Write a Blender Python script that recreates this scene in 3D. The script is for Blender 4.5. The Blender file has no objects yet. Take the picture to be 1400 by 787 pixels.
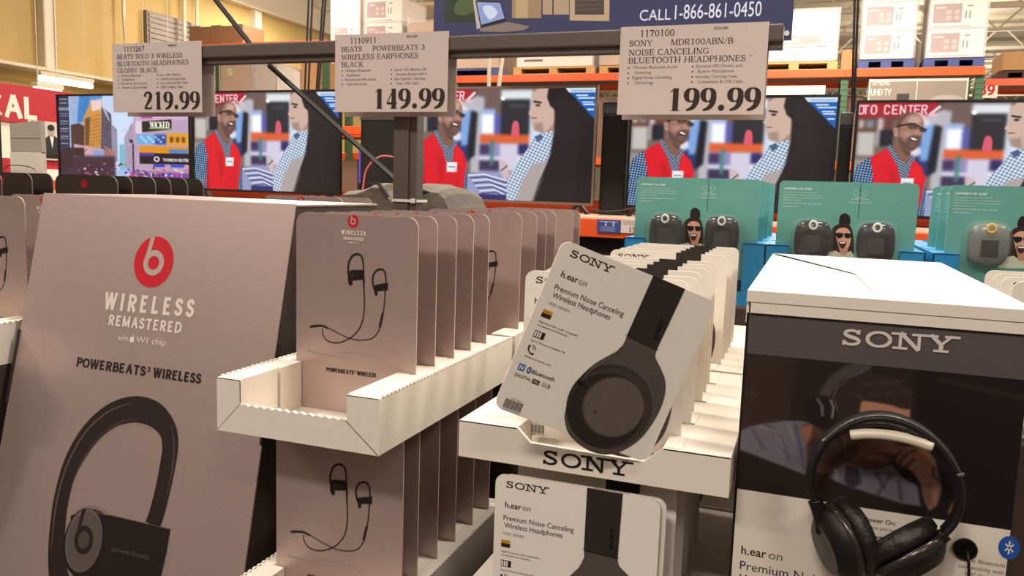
import bpy, bmesh, math, random
import numpy as np
from mathutils import Vector, Matrix
random.seed(7)
SC = bpy.context.scene
COL = SC.collection
R = math.radians

# ------------------------------------------------------------------ camera
cam_d = bpy.data.cameras.new('camera'); cam = bpy.data.objects.new('camera', cam_d); COL.objects.link(cam)
cam_d.sensor_fit = 'HORIZONTAL'; cam_d.sensor_width = 36.0; cam_d.lens = 36.0 * 1100 / 1400
cam_d.clip_start = 0.05; cam_d.clip_end = 200
yaw, pit, rol = R(20.06), R(7.0), R(1.89)
fw = Vector((-math.sin(yaw) * math.cos(pit), math.cos(yaw) * math.cos(pit), -math.sin(pit)))
r0 = Vector((math.cos(yaw), math.sin(yaw), 0)); u0 = r0.cross(fw)
rt = r0 * math.cos(rol) + u0 * math.sin(rol); up = rt.cross(fw)
cam.matrix_world = Matrix(((rt.x, up.x, -fw.x, 0), (rt.y, up.y, -fw.y, 0), (rt.z, up.z, -fw.z, 1.55), (0, 0, 0, 1)))
SC.camera = cam

# ------------------------------------------------------------------ light and exposure
SC.view_settings.view_transform = 'Standard'; SC.view_settings.look = 'None'
SC.view_settings.exposure = 0.0; SC.view_settings.gamma = 1.0; SC.view_settings.use_curve_mapping = False
W = bpy.data.worlds.new('store_air'); SC.world = W; W.use_nodes = True
W.node_tree.nodes['Background'].inputs[0].default_value = (1.0, 0.91, 0.85, 1)
W.node_tree.nodes['Background'].inputs[1].default_value = 0.62
WARM = (1.0, 0.90, 0.80)
def area(x, y, z, sx, sy, power, col=WARM, tilt=(0, 0, 0)):
    l = bpy.data.lights.new('ceiling_light', 'AREA'); l.shape = 'RECTANGLE'; l.size = sx; l.size_y = sy
    l.energy = power; l.color = col
    o = bpy.data.objects.new('ceiling_light', l); COL.objects.link(o); o.location = (x, y, z); o.rotation_euler = tilt
    return o
LAMPS = [(-3.2, 1.6, 190), (1.2, 1.7, 180), (-0.8, -3.4, 240), (-5.5, -3.0, 180), (3.0, -3.2, 110), (-6.5, 3.2, 180), (4.5, 3.0, 150), (-1.0, 6.0, 260),
         (-6.0, 9.5, 330), (0.0, 10.8, 380), (4.5, 10.5, 330), (-10.0, 15, 420), (-3.0, 19, 400), (5.0, 19, 420), (-3, 29, 500), (6, 29, 500)]
def glow(x, y, z, power):
    l = bpy.data.lights.new('lamp_glow', 'POINT'); l.shadow_soft_size = .35; l.energy = power; l.color = WARM
    o = bpy.data.objects.new('lamp_glow', l); COL.objects.link(o); o.location = (x, y, z)
for q in ((-9, 12), (-2, 14), (4.5, 13.5), (10, 18), (-6, 22), (3, 24), (-4, 34), (6, 34)): glow(q[0], q[1], 5.1, 260)
for lx, ly, lp in LAMPS:
    area(lx, ly, 5.35, 1.3, 0.6, lp)

# ------------------------------------------------------------------ helpers
def lin(c):
    return tuple((v / 255 / 12.92) if v / 255 <= 0.04045 else ((v / 255 + 0.055) / 1.055) ** 2.4 for v in c[:3])
MATS = {}
def M(name, rgb, rough=0.6, metal=0.0, noise=0.06, nscale=40, bump=0.0, alpha=1.0, emit=0.0, spec=0.5, bscale=None):
    if name in MATS: return MATS[name]
    m = bpy.data.materials.new(name); m.use_nodes = True; nt = m.node_tree; b = nt.nodes['Principled BSDF']
    c = lin(rgb)
    b.inputs['Roughness'].default_value = rough; b.inputs['Metallic'].default_value = metal
    b.inputs['Specular IOR Level'].default_value = spec
    tc = nt.nodes.new('ShaderNodeTexCoord'); nz = nt.nodes.new('ShaderNodeTexNoise')
    nz.inputs['Scale'].default_value = nscale; nz.inputs['Detail'].default_value = 3
    nt.links.new(tc.outputs['Object'], nz.inputs['Vector'])
    rp = nt.nodes.new('ShaderNodeValToRGB')
    rp.color_ramp.elements[0].color = tuple(v * (1 - noise) for v in c) + (1,)
    rp.color_ramp.elements[1].color = tuple(min(1, v * (1 + noise)) for v in c) + (1,)
    nt.links.new(nz.outputs['Fac'], rp.inputs['Fac']); nt.links.new(rp.outputs['Color'], b.inputs['Base Color'])
    if bump:
        bp = nt.nodes.new('ShaderNodeBump'); bp.inputs['Strength'].default_value = bump; bp.inputs['Distance'].default_value = 0.02
        n2 = nt.nodes.new('ShaderNodeTexNoise'); n2.inputs['Scale'].default_value = bscale or nscale
        nt.links.new(tc.outputs['Object'], n2.inputs['Vector'])
        nt.links.new(n2.outputs['Fac'], bp.inputs['Height']); nt.links.new(bp.outputs['Normal'], b.inputs['Normal'])
    if alpha < 1: b.inputs['Alpha'].default_value = alpha
    if emit:
        b.inputs['Emission Color'].default_value = c + (1,); b.inputs['Emission Strength'].default_value = emit
    MATS[name] = m; return m
def attr_mat(name, rough=0.55, emit=0.0, spec=0.3):
    m = bpy.data.materials.new(name); m.use_nodes = True; nt = m.node_tree; b = nt.nodes['Principled BSDF']
    a = nt.nodes.new('ShaderNodeAttribute'); a.attribute_name = 'Col'
    b.inputs['Roughness'].default_value = rough; b.inputs['Specular IOR Level'].default_value = spec
    if emit:
        b.inputs['Base Color'].default_value = (0.01, 0.01, 0.01, 1)
        nt.links.new(a.outputs['Color'], b.inputs['Emission Color']); b.inputs['Emission Strength'].default_value = emit
    else: nt.links.new(a.outputs['Color'], b.inputs['Base Color'])
    return m
INK = attr_mat('printing_ink', 0.5)
SCREEN = attr_mat('lit_screen', 0.25, emit=1.0)
m_taupe = M('taupe_card', (178, 157, 150), 0.4, 0.5, 0.04, 60)
m_taupeedge = M('taupe_card_edge', (196, 178, 168), 0.6, 0, 0.05)
m_taupeshade = M('taupe_box_side_shaded', (62, 53, 48), 0.6, 0.1, 0.08)  # taupe box: the shadow on its side is put into the colour
m_dark = M('dark_card', (52, 42, 38), 0.45, 0.2, 0.08)
m_darkedge = M('dark_card_edge', (120, 105, 95), 0.6)
m_white = M('white_cardboard', (226, 217, 204), 0.6, 0, 0.03, 90)
m_whiteglossy = M('white_glossy_card', (228, 221, 211), 0.4, 0, 0.02, 90)
m_whiteedge = M('white_card_edge', (214, 206, 194), 0.7, 0, 0.04)
m_kraft = M('kraft_cardboard', (176, 132, 84), 0.75, 0, 0.08, 25)
m_teal = M('teal_card', (96, 160, 152), 0.45, 0.1, 0.05, 30)
m_tealedge = M('teal_card_edge', (170, 210, 205), 0.6)
m_blue = M('blue_cardboard', (20, 134, 190), 0.5, 0, 0.04, 50)
m_black = M('black_plastic', (18, 16, 16), 0.4, 0, 0.1)
m_blackgloss = M('black_gloss', (14, 13, 13), 0.15, 0, 0.1)
m_steel = M('grey_brown_steel', (92, 82, 74), 0.5, 0.3, 0.1, 120)
m_paper = M('sign_paper', (208, 192, 186), 0.65, 0, 0.03, 60)
m_orange = M('orange_steel', (226, 84, 32), 0.4, 0.1, 0.08, 20)
m_green = M('green_steel', (62, 92, 62), 0.5, 0.1, 0.15, 20)
m_wood = M('pallet_wood', (188, 146, 92), 0.8, 0, 0.15, 15)
m_palblue = M('blue_pallet_plastic', (58, 70, 120), 0.6, 0, 0.1, 15)

def finish(bm, name, mats, parent=None, smooth=False, norm=True):
    if norm: bmesh.ops.recalc_face_normals(bm, faces=bm.faces)
    me = bpy.data.meshes.new(name); bm.to_mesh(me); bm.free()
    for m in (mats if isinstance(mats, (list, tuple)) else [mats]): me.materials.append(m)
    if smooth:
        for p in me.polygons: p.use_smooth = True
    o = bpy.data.objects.new(name, me); COL.objects.link(o)
    if parent: o.parent = parent
    return o
LABELS = []
def tag(o, label, cat, group=None, kind=None):
    o['label'] = label; o['category'] = cat
    if group: o['group'] = group
    if kind: o['kind'] = kind
    LABELS.append(label)
    return o
def thing(name, label, cat, loc=(0, 0, 0), rot=(0, 0, 0), group=None):
    o = bpy.data.objects.new(name, None); COL.objects.link(o); o.location = loc; o.rotation_euler = rot; o.empty_display_size = 0.05
    return tag(o, label, cat, group)
def struct(o):
    o['kind'] = 'structure'; return o
def dup(root, loc, rot=None, label=None, group=None, scale=None, skip=()):
    r = root.copy(); COL.objects.link(r); r.location = loc
    if rot: r.rotation_euler = rot
    if scale: r.scale = scale
    if label: r['label'] = label; LABELS.append(label)
    if group: r['group'] = group
    for ch in list(root.children):
        if ch.name.split('.')[0] in skip: continue
        c = ch.copy(); COL.objects.link(c); c.parent = r
        for g in ch.children:
            d = g.copy(); COL.objects.link(d); d.parent = c
    return r
def box(bm, x0, x1, y0, y1, z0, z1, mi=0, bevel=0):
    v = [bm.verts.new((x, y, z)) for x in (x0, x1) for y in (y0, y1) for z in (z0, z1)]
    fs = []
    for q in ((0, 1, 3, 2), (4, 6, 7, 5), (0, 4, 5, 1), (2, 3, 7, 6), (0, 2, 6, 4), (1, 5, 7, 3)):
        f = bm.faces.new([v[i] for i in q]); f.material_index = mi; fs.append(f)
    if bevel:
        es = list({e for f in fs for e in f.edges})
        bmesh.ops.bevel(bm, geom=es, offset=bevel, segments=2, affect='EDGES', profile=0.5)
def prism_xz(bm, pts, y0, y1, mi=0, side=0):
    a = [bm.verts.new((p[0], y0, p[1])) for p in pts]; b = [bm.verts.new((p[0], y1, p[1])) for p in pts]
    n = len(pts)
    f = bm.faces.new(a); f.material_index = mi; f = bm.faces.new(b[::-1]); f.material_index = mi
    for i in range(n):
        f = bm.faces.new((a[i], b[i], b[(i + 1) % n], a[(i + 1) % n])); f.material_index = side
def prism_yz(bm, pts, x0, x1, mi=0, side=0):
    a = [bm.verts.new((x0, p[0], p[1])) for p in pts]; b = [bm.verts.new((x1, p[0], p[1])) for p in pts]
    n = len(pts)
    f = bm.faces.new(a); f.material_index = mi; f = bm.faces.new(b[::-1]); f.material_index = mi
    for i in range(n):
        f = bm.faces.new((a[i], b[i], b[(i + 1) % n], a[(i + 1) % n])); f.material_index = side
def catmull(P, n=6, closed=False):
    P = [Vector(p) for p in P]; out = []; m = len(P)
    for i in range(m if closed else m - 1):
        if closed: a, b, c, d = P[i - 1], P[i], P[(i + 1) % m], P[(i + 2) % m]
        else: a, b, c, d = P[max(i - 1, 0)], P[i], P[i + 1], P[min(i + 2, m - 1)]
        for k in range(n):
            t = k / n
            out.append(0.5 * ((2 * b) + (c - a) * t + (2 * a - 5 * b + 4 * c - d) * t * t + (3 * b - 3 * c + d - a) * t ** 3))
    if not closed: out.append(P[-1])
    return out
def tube(bm, pts, rad, seg=8, up_=(0, 0, 1), mi=0, caps=True):
    """sweep an ellipse (ra along the side, rb along the frame normal) down a polyline"""
    pts = [Vector(p) for p in pts]; rings = []; n = len(pts)
    for i, p in enumerate(pts):
        t = (pts[min(i + 1, n - 1)] - pts[max(i - 1, 0)]).normalized()
        a = t.cross(Vector(up_))
        if a.length < 1e-4: a = t.cross(Vector((1, 0, 0)))
        a.normalize(); b = a.cross(t)
        r = rad(i / (n - 1)) if callable(rad) else rad
        ra, rb = r if isinstance(r, tuple) else (r, r)
        rings.append([bm.verts.new(p + a * (ra * math.cos(2 * math.pi * k / seg)) + b * (rb * math.sin(2 * math.pi * k / seg))) for k in range(seg)])
    for i in range(n - 1):
        for k in range(seg):
            f = bm.faces.new((rings[i][k], rings[i][(k + 1) % seg], rings[i + 1][(k + 1) % seg], rings[i + 1][k])); f.material_index = mi
    if caps:
        bm.faces.new(rings[0]).material_index = mi; bm.faces.new(rings[-1][::-1]).material_index = mi
def lathe(bm, prof, center, axis, seg=36, mi=0, sx=1.0, sy=1.0, upv=(0, 0, 1)):
    """profile [(r, d)] swept about axis; elliptical when sx != sy"""
    ax = Vector(axis).normalized(); a = ax.cross(Vector(upv)); a.normalize(); b = a.cross(ax); c = Vector(center); rings = []
    for r, d in prof:
        rings.append([bm.verts.new(c + ax * d + a * (r * sx * math.cos(2 * math.pi * k / seg)) + b * (r * sy * math.sin(2 * math.pi * k / seg))) for k in range(seg)])
    for i in range(len(rings) - 1):
        for k in range(seg):
            f = bm.faces.new((rings[i][k], rings[i][(k + 1) % seg], rings[i + 1][(k + 1) % seg], rings[i + 1][k])); f.material_index = mi
    bm.faces.new(rings[0]).material_index = mi; bm.faces.new(rings[-1][::-1]).material_index = mi

# ------------------------------------------------------------------ lettering
GL = {}
def G(ch, w, *st): GL[ch] = (w, st)
G('A', .72, ('t', (.08, 0), (.36, 1)), ('T', (.36, 1), (.64, 0)), ('t', (.19, .34), (.53, .34)), ('s', .08, 0), ('s', .64, 0))
G('B', .62, ('T', (.12, 0), (.12, 1)), ('t', (.02, 1), (.33, 1)), ('t', (.02, 0), (.35, 0)), ('t', (.12, .52), (.33, .52)), ('c', .33, .76, .19, .24, 90, -90), ('c', .35, .26, .22, .26, 90, -90))
G('C', .66, ('c', .37, .5, .32, .5, 48, 312), ('e', (.58, .95), (.58, .7)))
G('D', .72, ('T', (.12, 0), (.12, 1)), ('t', (.02, 1), (.32, 1)), ('t', (.02, 0), (.32, 0)), ('c', .32, .5, .33, .5, 90, -90))
G('E', .6, ('T', (.12, 0), (.12, 1)), ('t', (.02, 1), (.52, 1)), ('t', (.02, 0), (.54, 0)), ('t', (.12, .52), (.44, .52)), ('e', (.52, 1), (.52, .76)), ('e', (.54, 0), (.54, .26)), ('e', (.44, .64), (.44, .4)))
G('F', .56, ('T', (.12, 0), (.12, 1)), ('t', (.02, 1), (.52, 1)), ('t', (.12, .52), (.44, .52)), ('e', (.52, 1), (.52, .76)), ('s', .12, 0))
G('G', .72, ('c', .37, .5, .32, .5, 48, 318), ('T', (.6, .12), (.6, .42)), ('s', .57, .42), ('e', (.59, .95), (.59, .7)))
G('H', .72, ('T', (.12, 0), (.12, 1)), ('T', (.6, 0), (.6, 1)), ('t', (.12, .5), (.6, .5)), ('s', .12, 0), ('s', .12, 1), ('s', .6, 0), ('s', .6, 1))
G('I', .32, ('T', (.16, 0), (.16, 1)), ('s', .16, 0), ('s', .16, 1))
G('K', .7, ('T', (.12, 0), (.12, 1)), ('t', (.14, .38), (.56, 1)), ('T', (.28, .56), (.6, 0)), ('s', .12, 0), ('s', .12, 1), ('s', .56, 1), ('s', .61, 0))
G('L', .58, ('T', (.12, 0), (.12, 1)), ('t', (.02, 0), (.54, 0)), ('e', (.54, 0), (.54, .28)), ('s', .12, 1))
G('M', .88, ('m', (.12, 0), (.12, 1)), ('T', (.12, 1), (.44, .06)), ('t', (.44, .06), (.76, 1)), ('T', (.76, 1), (.76, 0)), ('s', .12, 0), ('s', .76, 0), ('s', .08, 1), ('s', .8, 1))
G('N', .74, ('m', (.12, 0), (.12, 1)), ('T', (.12, 1), (.62, 0)), ('m', (.62, 0), (.62, 1)), ('s', .12, 0), ('s', .62, 1), ('s', .07, 1))
G('O', .72, ('c', .36, .5, .31, .5, 0, 360))
G('P', .6, ('T', (.12, 0), (.12, 1)), ('t', (.02, 1), (.3, 1)), ('t', (.12, .47), (.3, .47)), ('c', .3, .735, .24, .265, 90, -90), ('s', .12, 0))
G('R', .66, ('T', (.12, 0), (.12, 1)), ('t', (.02, 1), (.3, 1)), ('t', (.12, .48), (.3, .48)), ('c', .3, .74, .24, .26, 90, -90), ('T', (.3, .48), (.57, 0)), ('s', .12, 0), ('s', .6, 0))
G('S', .56, ('p', (.47, .76, .1), (.41, .92, .2), (.28, 1, .2), (.14, .93, .5), (.09, .77, .85), (.15, .62, .95), (.28, .52, 1), (.41, .42, 1), (.48, .26, .85), (.42, .08, .5), (.27, 0, .2), (.13, .07, .2), (.06, .25, .1)), ('e', (.47, .98), (.47, .7)), ('e', (.06, .02), (.06, .3)))
G('T', .64, ('T', (.32, 0), (.32, 1)), ('t', (.02, 1), (.62, 1)), ('e', (.03, 1), (.03, .74)), ('e', (.61, 1), (.61, .74)), ('s', .32, 0))
G('U', .74, ('T', (.12, 1), (.12, .3)), ('c', .37, .3, .25, .3, 180, 360), ('m', (.62, .3), (.62, 1)), ('s', .12, 1), ('s', .62, 1))
G('V', .7, ('T', (.07, 1), (.35, 0)), ('t', (.35, 0), (.63, 1)), ('s', .07, 1), ('s', .63, 1))
G('W', .96, ('T', (.06, 1), (.27, 0)), ('t', (.27, 0), (.48, 1)), ('T', (.48, 1), (.69, 0)), ('t', (.69, 0), (.9, 1)), ('s', .06, 1), ('s', .9, 1))
G('X', .72, ('T', (.1, 1), (.62, 0)), ('t', (.1, 0), (.62, 1)), ('s', .1, 0), ('s', .1, 1), ('s', .62, 0), ('s', .62, 1))
G('Y', .72, ('T', (.08, 1), (.36, .44)), ('t', (.36, .44), (.64, 1)), ('T', (.36, .46), (.36, 0)), ('s', .08, 1), ('s', .64, 1), ('s', .36, 0))
G('0', .56, ('c', .28, .5, .21, .5, 0, 360))
G('1', .56, ('T', (.3, 0), (.3, 1)), ('t', (.1, .84), (.3, 1)), ('s', .3, 0))
G('2', .56, ('p', (.08, .74, .7), (.13, .92, .4), (.27, 1, .3), (.42, .9, .8), (.43, .7, 1), (.3, .42, .7), (.06, .06, .2)), ('B', (.06, .07), (.48, .07)), ('e', (.48, .05), (.52, .26)))
G('3', .56, ('p', (.08, .8, .3), (.14, .95, .3), (.27, 1, .4), (.41, .88, .9), (.4, .68, .8), (.24, .53, .3)), ('p', (.24, .53, .3), (.42, .44, .9), (.46, .22, 1), (.35, .04, .6), (.2, 0, .3), (.06, .1, .5)))
G('4', .56, ('T', (.38, 0), (.38, 1)), ('t', (.38, 1), (.04, .28)), ('B', (.04, .28), (.53, .28)), ('s', .38, 0))
G('5', .56, ('B', (.14, .95), (.46, .95)), ('t', (.14, .95), (.1, .55)), ('p', (.1, .55, .3), (.26, .62, .5), (.43, .5, .9), (.46, .27, 1), (.34, .05, .6), (.18, 0, .3), (.06, .08, .5)))
G('6', .56, ('c', .28, .3, .2, .3, 0, 360), ('p', (.08, .3, 1), (.1, .6, 1), (.22, .86, .7), (.46, 1, .2)))
G('7', .56, ('B', (.06, .94), (.48, .94)), ('e', (.07, 1), (.04, .74)), ('p', (.48, .94, .2), (.32, .5, .7), (.22, 0, 1)))
G('8', .56, ('c', .28, .76, .17, .24, 0, 360), ('c', .28, .27, .21, .27, 0, 360))
G('9', .56, ('c', .28, .7, .2, .3, 0, 360), ('p', (.48, .7, 1), (.46, .4, 1), (.34, .14, .7), (.1, 0, .2)))
G('.', .3, ('d', .15, .07)); G('/', .4, ('t', (.0, -.05), (.36, 1.02))); G('-', .4, ('B', (.05, .4), (.35, .4))); G(' ', .34)
FONT = {}
def bfont(s, bold=0.0):
    k = (s, bold)
    if k in FONT: return FONT[k]
    cu = bpy.data.curves.new('lettering', 'FONT'); cu.body = s; cu.size = 1; cu.resolution_u = 3; cu.offset = bold
    o = bpy.data.objects.new('lettering', cu); COL.objects.link(o)
    dg = bpy.context.evaluated_depsgraph_get(); e = o.evaluated_get(dg); me = e.to_mesh()
    V = [(v.co.x, v.co.y) for v in me.vertices]; F = [tuple(p.vertices) for p in me.polygons]
    e.to_mesh_clear(); bpy.data.objects.remove(o); bpy.data.curves.remove(cu)
    FONT[k] = (V, F); return FONT[k]
CAPH = None

class Pr:
    """flat printing on a thing's own face: x to the right, z up, all in metres (k scales millimetres)"""
    def __init__(s, k=0.001): s.V = []; s.F = []; s.C = []; s.k = k; s.j = 0
    def _add(s, V, F, col, L):
        b = len(s.V); s.j += 1; y = -(0.0004 + 0.00025 * L + (s.j % 9) * 0.000022); k = s.k
        s.V += [(v[0] * k, y, v[1] * k) for v in V]
        percol = isinstance(col, list); lc = None if percol else lin(col) + (1,)
        for f in F:
            s.F.append(tuple(b + i for i in f)); s.C.append([col[i] for i in f] if percol else [lc] * len(f))
    def poly(s, pts, col, L=0): s._add(pts, [tuple(range(len(pts)))], col, L)
    def rect(s, x0, y0, x1, y1, col, L=0): s.poly([(x0, y0), (x1, y0), (x1, y1), (x0, y1)], col, L)
    def ell(s, cx, cy, rx, ry, col, L=0, rot=0, n=32, a0=0, a1=360):
        c, q = math.cos(R(rot)), math.sin(R(rot)); P = []
        for i in range(n):
            a = R(a0 + (a1 - a0) * i / (n if a1 - a0 == 360 else n - 1)); x, y = rx * math.cos(a), ry * math.sin(a)
            P.append((cx + x * c - y * q, cy + x * q + y * c))
        s.poly(P, col, L)
    def smooth(s, pts, col, L=0, n=5):
        s.poly([(p.x, p.y) for p in catmull([(a, b, 0) for a, b in pts], n, True)], col, L)
    def ring(s, cx, cy, ro, ri, col, L=0, n=40, a0=0, a1=360, sx=1, rot=0):
        V = []; m = n + 1; c, q = math.cos(R(rot)), math.sin(R(rot))
        for i in range(m):
            a = R(a0 + (a1 - a0) * i / n)
            for r in (ro, ri):
                x, y = r * sx * math.cos(a), r * math.sin(a); V.append((cx + x * c - y * q, cy + x * q + y * c))
        s._add(V, [(2 * i, 2 * i + 2, 2 * i + 3, 2 * i + 1) for i in range(n)], col, L)
    def line(s, pts, w, col, L=0, sm=0):
        """stroke: w a number or a list of widths per point"""
        ws = w if isinstance(w, (list, tuple)) else [w] * len(pts)
        P = [Vector((p[0], p[1], q)) for p, q in zip(pts, ws)]
        if sm: P = catmull(P, sm)
        V = []; n = len(P)
        for i in range(n):
            a, b = P[max(i - 1, 0)], P[min(i + 1, n - 1)]; dx, dy = b.x - a.x, b.y - a.y; d = math.hypot(dx, dy) or 1
            nx, ny = -dy / d * P[i].z / 2, dx / d * P[i].z / 2
            V += [(P[i].x + nx, P[i].y + ny), (P[i].x - nx, P[i].y - ny)]
        s._add(V, [(2 * i, 2 * i + 1, 2 * i + 3, 2 * i + 2) for i in range(n - 1)], col, L)
    def text(s, t, x, y, cap, col, L=0, width=None, bold=0.0, rot=0, align='l'):
        global CAPH
        if CAPH is None: CAPH = max(v[1] for v in bfont('H')[0])
        V, F = bfont(t, bold); mn = min(v[0] for v in V); mx = max(v[0] for v in V)
        sy = cap / CAPH; sx = width / (mx - mn) if width else sy
        off = -mn * sx - ((mx - mn) * sx * (.5 if align == 'c' else 1 if align == 'r' else 0))
        c, q = math.cos(R(rot)), math.sin(R(rot))
        s._add([(x + (v[0] * sx + off) * c - v[1] * sy * q, y + (v[0] * sx + off) * q + v[1] * sy * c) for v in V], F, col, L)
    def glyphs(s, t, x, y, cap, width, col, L=0, thick=.13, thin=.045, ser=.1, sh=.04, track=0.06, rot=0, wide=None):
        """drawn capitals: thick/thin strokes, ser = half length of the serifs (0 = sans serif); fitted to the width"""
        tot = sum(GL[c][0] + track for c in t) - track; fx = width / tot; c0, q0 = math.cos(R(rot)), math.sin(R(rot)); px = 0.0
        asp = fx / cap
        def W_(p): 
            X, Y = p[0] * fx, p[1] * cap; return (x + X * c0 - Y * q0, y + X * q0 + Y * c0)
        def stroke(pts, ws):
            V = []; n = len(pts)
            for i in range(n):
                a, b = pts[max(i - 1, 0)], pts[min(i + 1, n - 1)]
                dx, dy = (b[0] - a[0]) * asp, b[1] - a[1]; d = math.hypot(dx, dy) or 1; w = ws[i] / 2
                nx, ny = -dy / d * w / asp, dx / d * w
                V += [W_((pts[i][0] + nx, pts[i][1] + ny)), W_((pts[i][0] - nx, pts[i][1] - ny))]
            s._add(V, [(2 * i, 2 * i + 1, 2 * i + 3, 2 * i + 2) for i in range(n - 1)], col, L)
        ins = thin / 2
        fy = lambda v: ins + v * (1 - 2 * ins)
        for ch in t:
            w, st = GL[ch]
            for e in st:
                if e[0] in 'TtmBe':
                    if e[0] == 'e' and not ser: continue
                    ww = {'T': thick, 't': thin, 'm': thin * 1.15 if ser else thick, 'B': thin * 2.2 if ser else thick, 'e': thin}[e[0]]
                    a, b = e[1], e[2]
                    hz = abs(a[1] - b[1]) < 1e-6
                    A = (px + a[0], fy(a[1]) if hz else a[1]); B = (px + b[0], fy(b[1]) if hz else b[1])
                    if e[0] == 'B': A = (A[0], max(min(a[1], 1 - ww / 2), ww / 2)); B = (B[0], A[1])
                    stroke([A, B], [ww, ww])
                elif e[0] == 'c':
                    _, cx, cy, rx, ry, a0, a1 = e; n = 20; P = []; Ws = []
                    for i in range(n + 1):
                        a = R(a0 + (a1 - a0) * i / n); P.append((px + cx + rx * math.cos(a), fy(cy + ry * math.sin(a))))
                        Ws.append(thin + (thick - thin) * abs(math.cos(a)) ** 1.3)
                    stroke(P, Ws)
                elif e[0] == 'p':
                    Q = catmull([Vector((p[0], p[1], p[2])) for p in e[1:]], 5)
                    stroke([(px + p.x, fy(p.y)) for p in Q], [thin + (thick - thin) * max(0, min(1, p.z)) for p in Q])
                elif e[0] == 's' and ser:
                    z = e[2]; z = sh / 2 if z < .2 else (1 - sh / 2 if z > .8 else z)
                    stroke([(px + e[1] - ser, z), (px + e[1] + ser, z)], [sh, sh])
                elif e[0] == 'd':
                    n = 16; r_ = thick * .55
                    s._add([W_((px + e[1] + r_ / asp * math.cos(6.2832 * i / n), r_ + r_ * math.sin(6.2832 * i / n))) for i in range(n)], [tuple(range(n))], col, L)
            px += w + track
    def grid(s, img, x0, y0, x1, y1, L=0):
        """a finely coloured patch (img rows run from the top)"""
        h, w, _ = img.shape; a = np.clip(img, 0, 255) / 255.0
        l = np.where(a <= .04045, a / 12.92, ((a + .055) / 1.055) ** 2.4)
        V = [(x0 + (x1 - x0) * i / (w - 1), y1 - (y1 - y0) * j / (h - 1)) for j in range(h) for i in range(w)]
        F = [(j * w + i, (j + 1) * w + i, (j + 1) * w + i + 1, j * w + i + 1) for j in range(h - 1) for i in range(w - 1)]
        s._add(V, F, [tuple(c) + (1.0,) for c in l.reshape(-1, 3).tolist()], L)
    def build(s, name, parent, mat=None):
        me = bpy.data.meshes.new(name); me.from_pydata(s.V, [], s.F)
        at = me.color_attributes.new('Col', 'FLOAT_COLOR', 'CORNER')
        at.data.foreach_set('color', np.array([c for f in s.C for v in f for c in v], dtype=np.float32))
        me.materials.append(mat or INK); o = bpy.data.objects.new(name, me); COL.objects.link(o); o.parent = parent
        return o

class Ras:
    """a small colour raster for pictures that are shown on screens or printed on packs"""
    def __init__(s, w, h, x0, y0, x1, y1, bg=(0, 0, 0)):
        s.w, s.h = w * 2, h * 2; s.a = np.zeros((s.h, s.w, 3)); s.a[:] = bg
        s.X, s.Y = np.meshgrid(x0 + (np.arange(s.w) + .5) / s.w * (x1 - x0), y0 + (np.arange(s.h) + .5) / s.h * (y1 - y0))
        s.sc = s.w / (x1 - x0)
    def mask(s, pts, sm=False):
        if sm: pts = [(p.x, p.y) for p in catmull([(a, b, 0) for a, b in pts], 5, True)]
        m = np.zeros(s.X.shape, bool); n = len(pts)
        for i in range(n):
            (xa, ya), (xb, yb) = pts[i], pts[(i + 1) % n]
            if ya == yb: continue
            m ^= ((ya > s.Y) != (yb > s.Y)) & (s.X < (xb - xa) * (s.Y - ya) / (yb - ya) + xa)
        return m
    @staticmethod
    def _blur(a, r):
        for ax in (0, 1):
            if r < 1: continue
            p = np.pad(a, [(r + 1, r) if k == ax else (0, 0) for k in range(a.ndim)], mode='edge'); c = np.cumsum(p, axis=ax)
            sl = lambda i, j: tuple(slice(i, j) if k == ax else slice(None) for k in range(a.ndim))
            n = a.shape[ax]; c = (c[sl(2 * r + 1, 2 * r + 1 + n)] - c[sl(0, n)]) / (2 * r + 1); a = c
        return a
    def blur(s, r): s.a = s._blur(s._blur(s.a, r), r)
    def put(s, m, col, soft=0, op=1.0):
        f = m.astype(float) * op
        if soft: f = s._blur(f, soft)
        f = f[..., None]; s.a = s.a * (1 - f) + (col if isinstance(col, np.ndarray) else np.array(col, float)) * f
    def poly(s, pts, col, soft=0, op=1.0, sm=False): s.put(s.mask(pts, sm), col, soft, op)
    def rect(s, x0, y0, x1, y1, col, soft=0, op=1.0): s.put((s.X >= x0) & (s.X <= x1) & (s.Y >= y0) & (s.Y <= y1), col, soft, op)
    def ell(s, cx, cy, rx, ry, col, soft=0, op=1.0): s.put(((s.X - cx) / rx) ** 2 + ((s.Y - cy) / ry) ** 2 <= 1, col, soft, op)
    def line(s, pts, w, col, soft=0, op=1.0):
        m = np.zeros(s.X.shape, bool)
        for (xa, ya), (xb, yb) in zip(pts, pts[1:]):
            dx, dy = xb - xa, yb - ya; t = np.clip(((s.X - xa) * dx + (s.Y - ya) * dy) / (dx * dx + dy * dy + 1e-9), 0, 1)
            m |= (s.X - xa - t * dx) ** 2 + (s.Y - ya - t * dy) ** 2 <= (w / 2) ** 2
        s.put(m, col, soft, op)
    def plaid(s, pts, c0, c1, c2, p, ang=0, soft=0):
        c, q = math.cos(R(ang)), math.sin(R(ang)); u = (s.X * c + s.Y * q) / p % 1; v = (-s.X * q + s.Y * c) / p % 1
        k = ((u < .45).astype(int) + (v < .45).astype(int))
        im = np.where((k == 0)[..., None], np.array(c0, float), np.where((k == 1)[..., None], np.array(c1, float), np.array(c2, float)))
        s.put(s.mask(pts), im, soft)
    def out(s): return s.a.reshape(s.h // 2, 2, s.w // 2, 2, 3).mean(axis=(1, 3))

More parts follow.
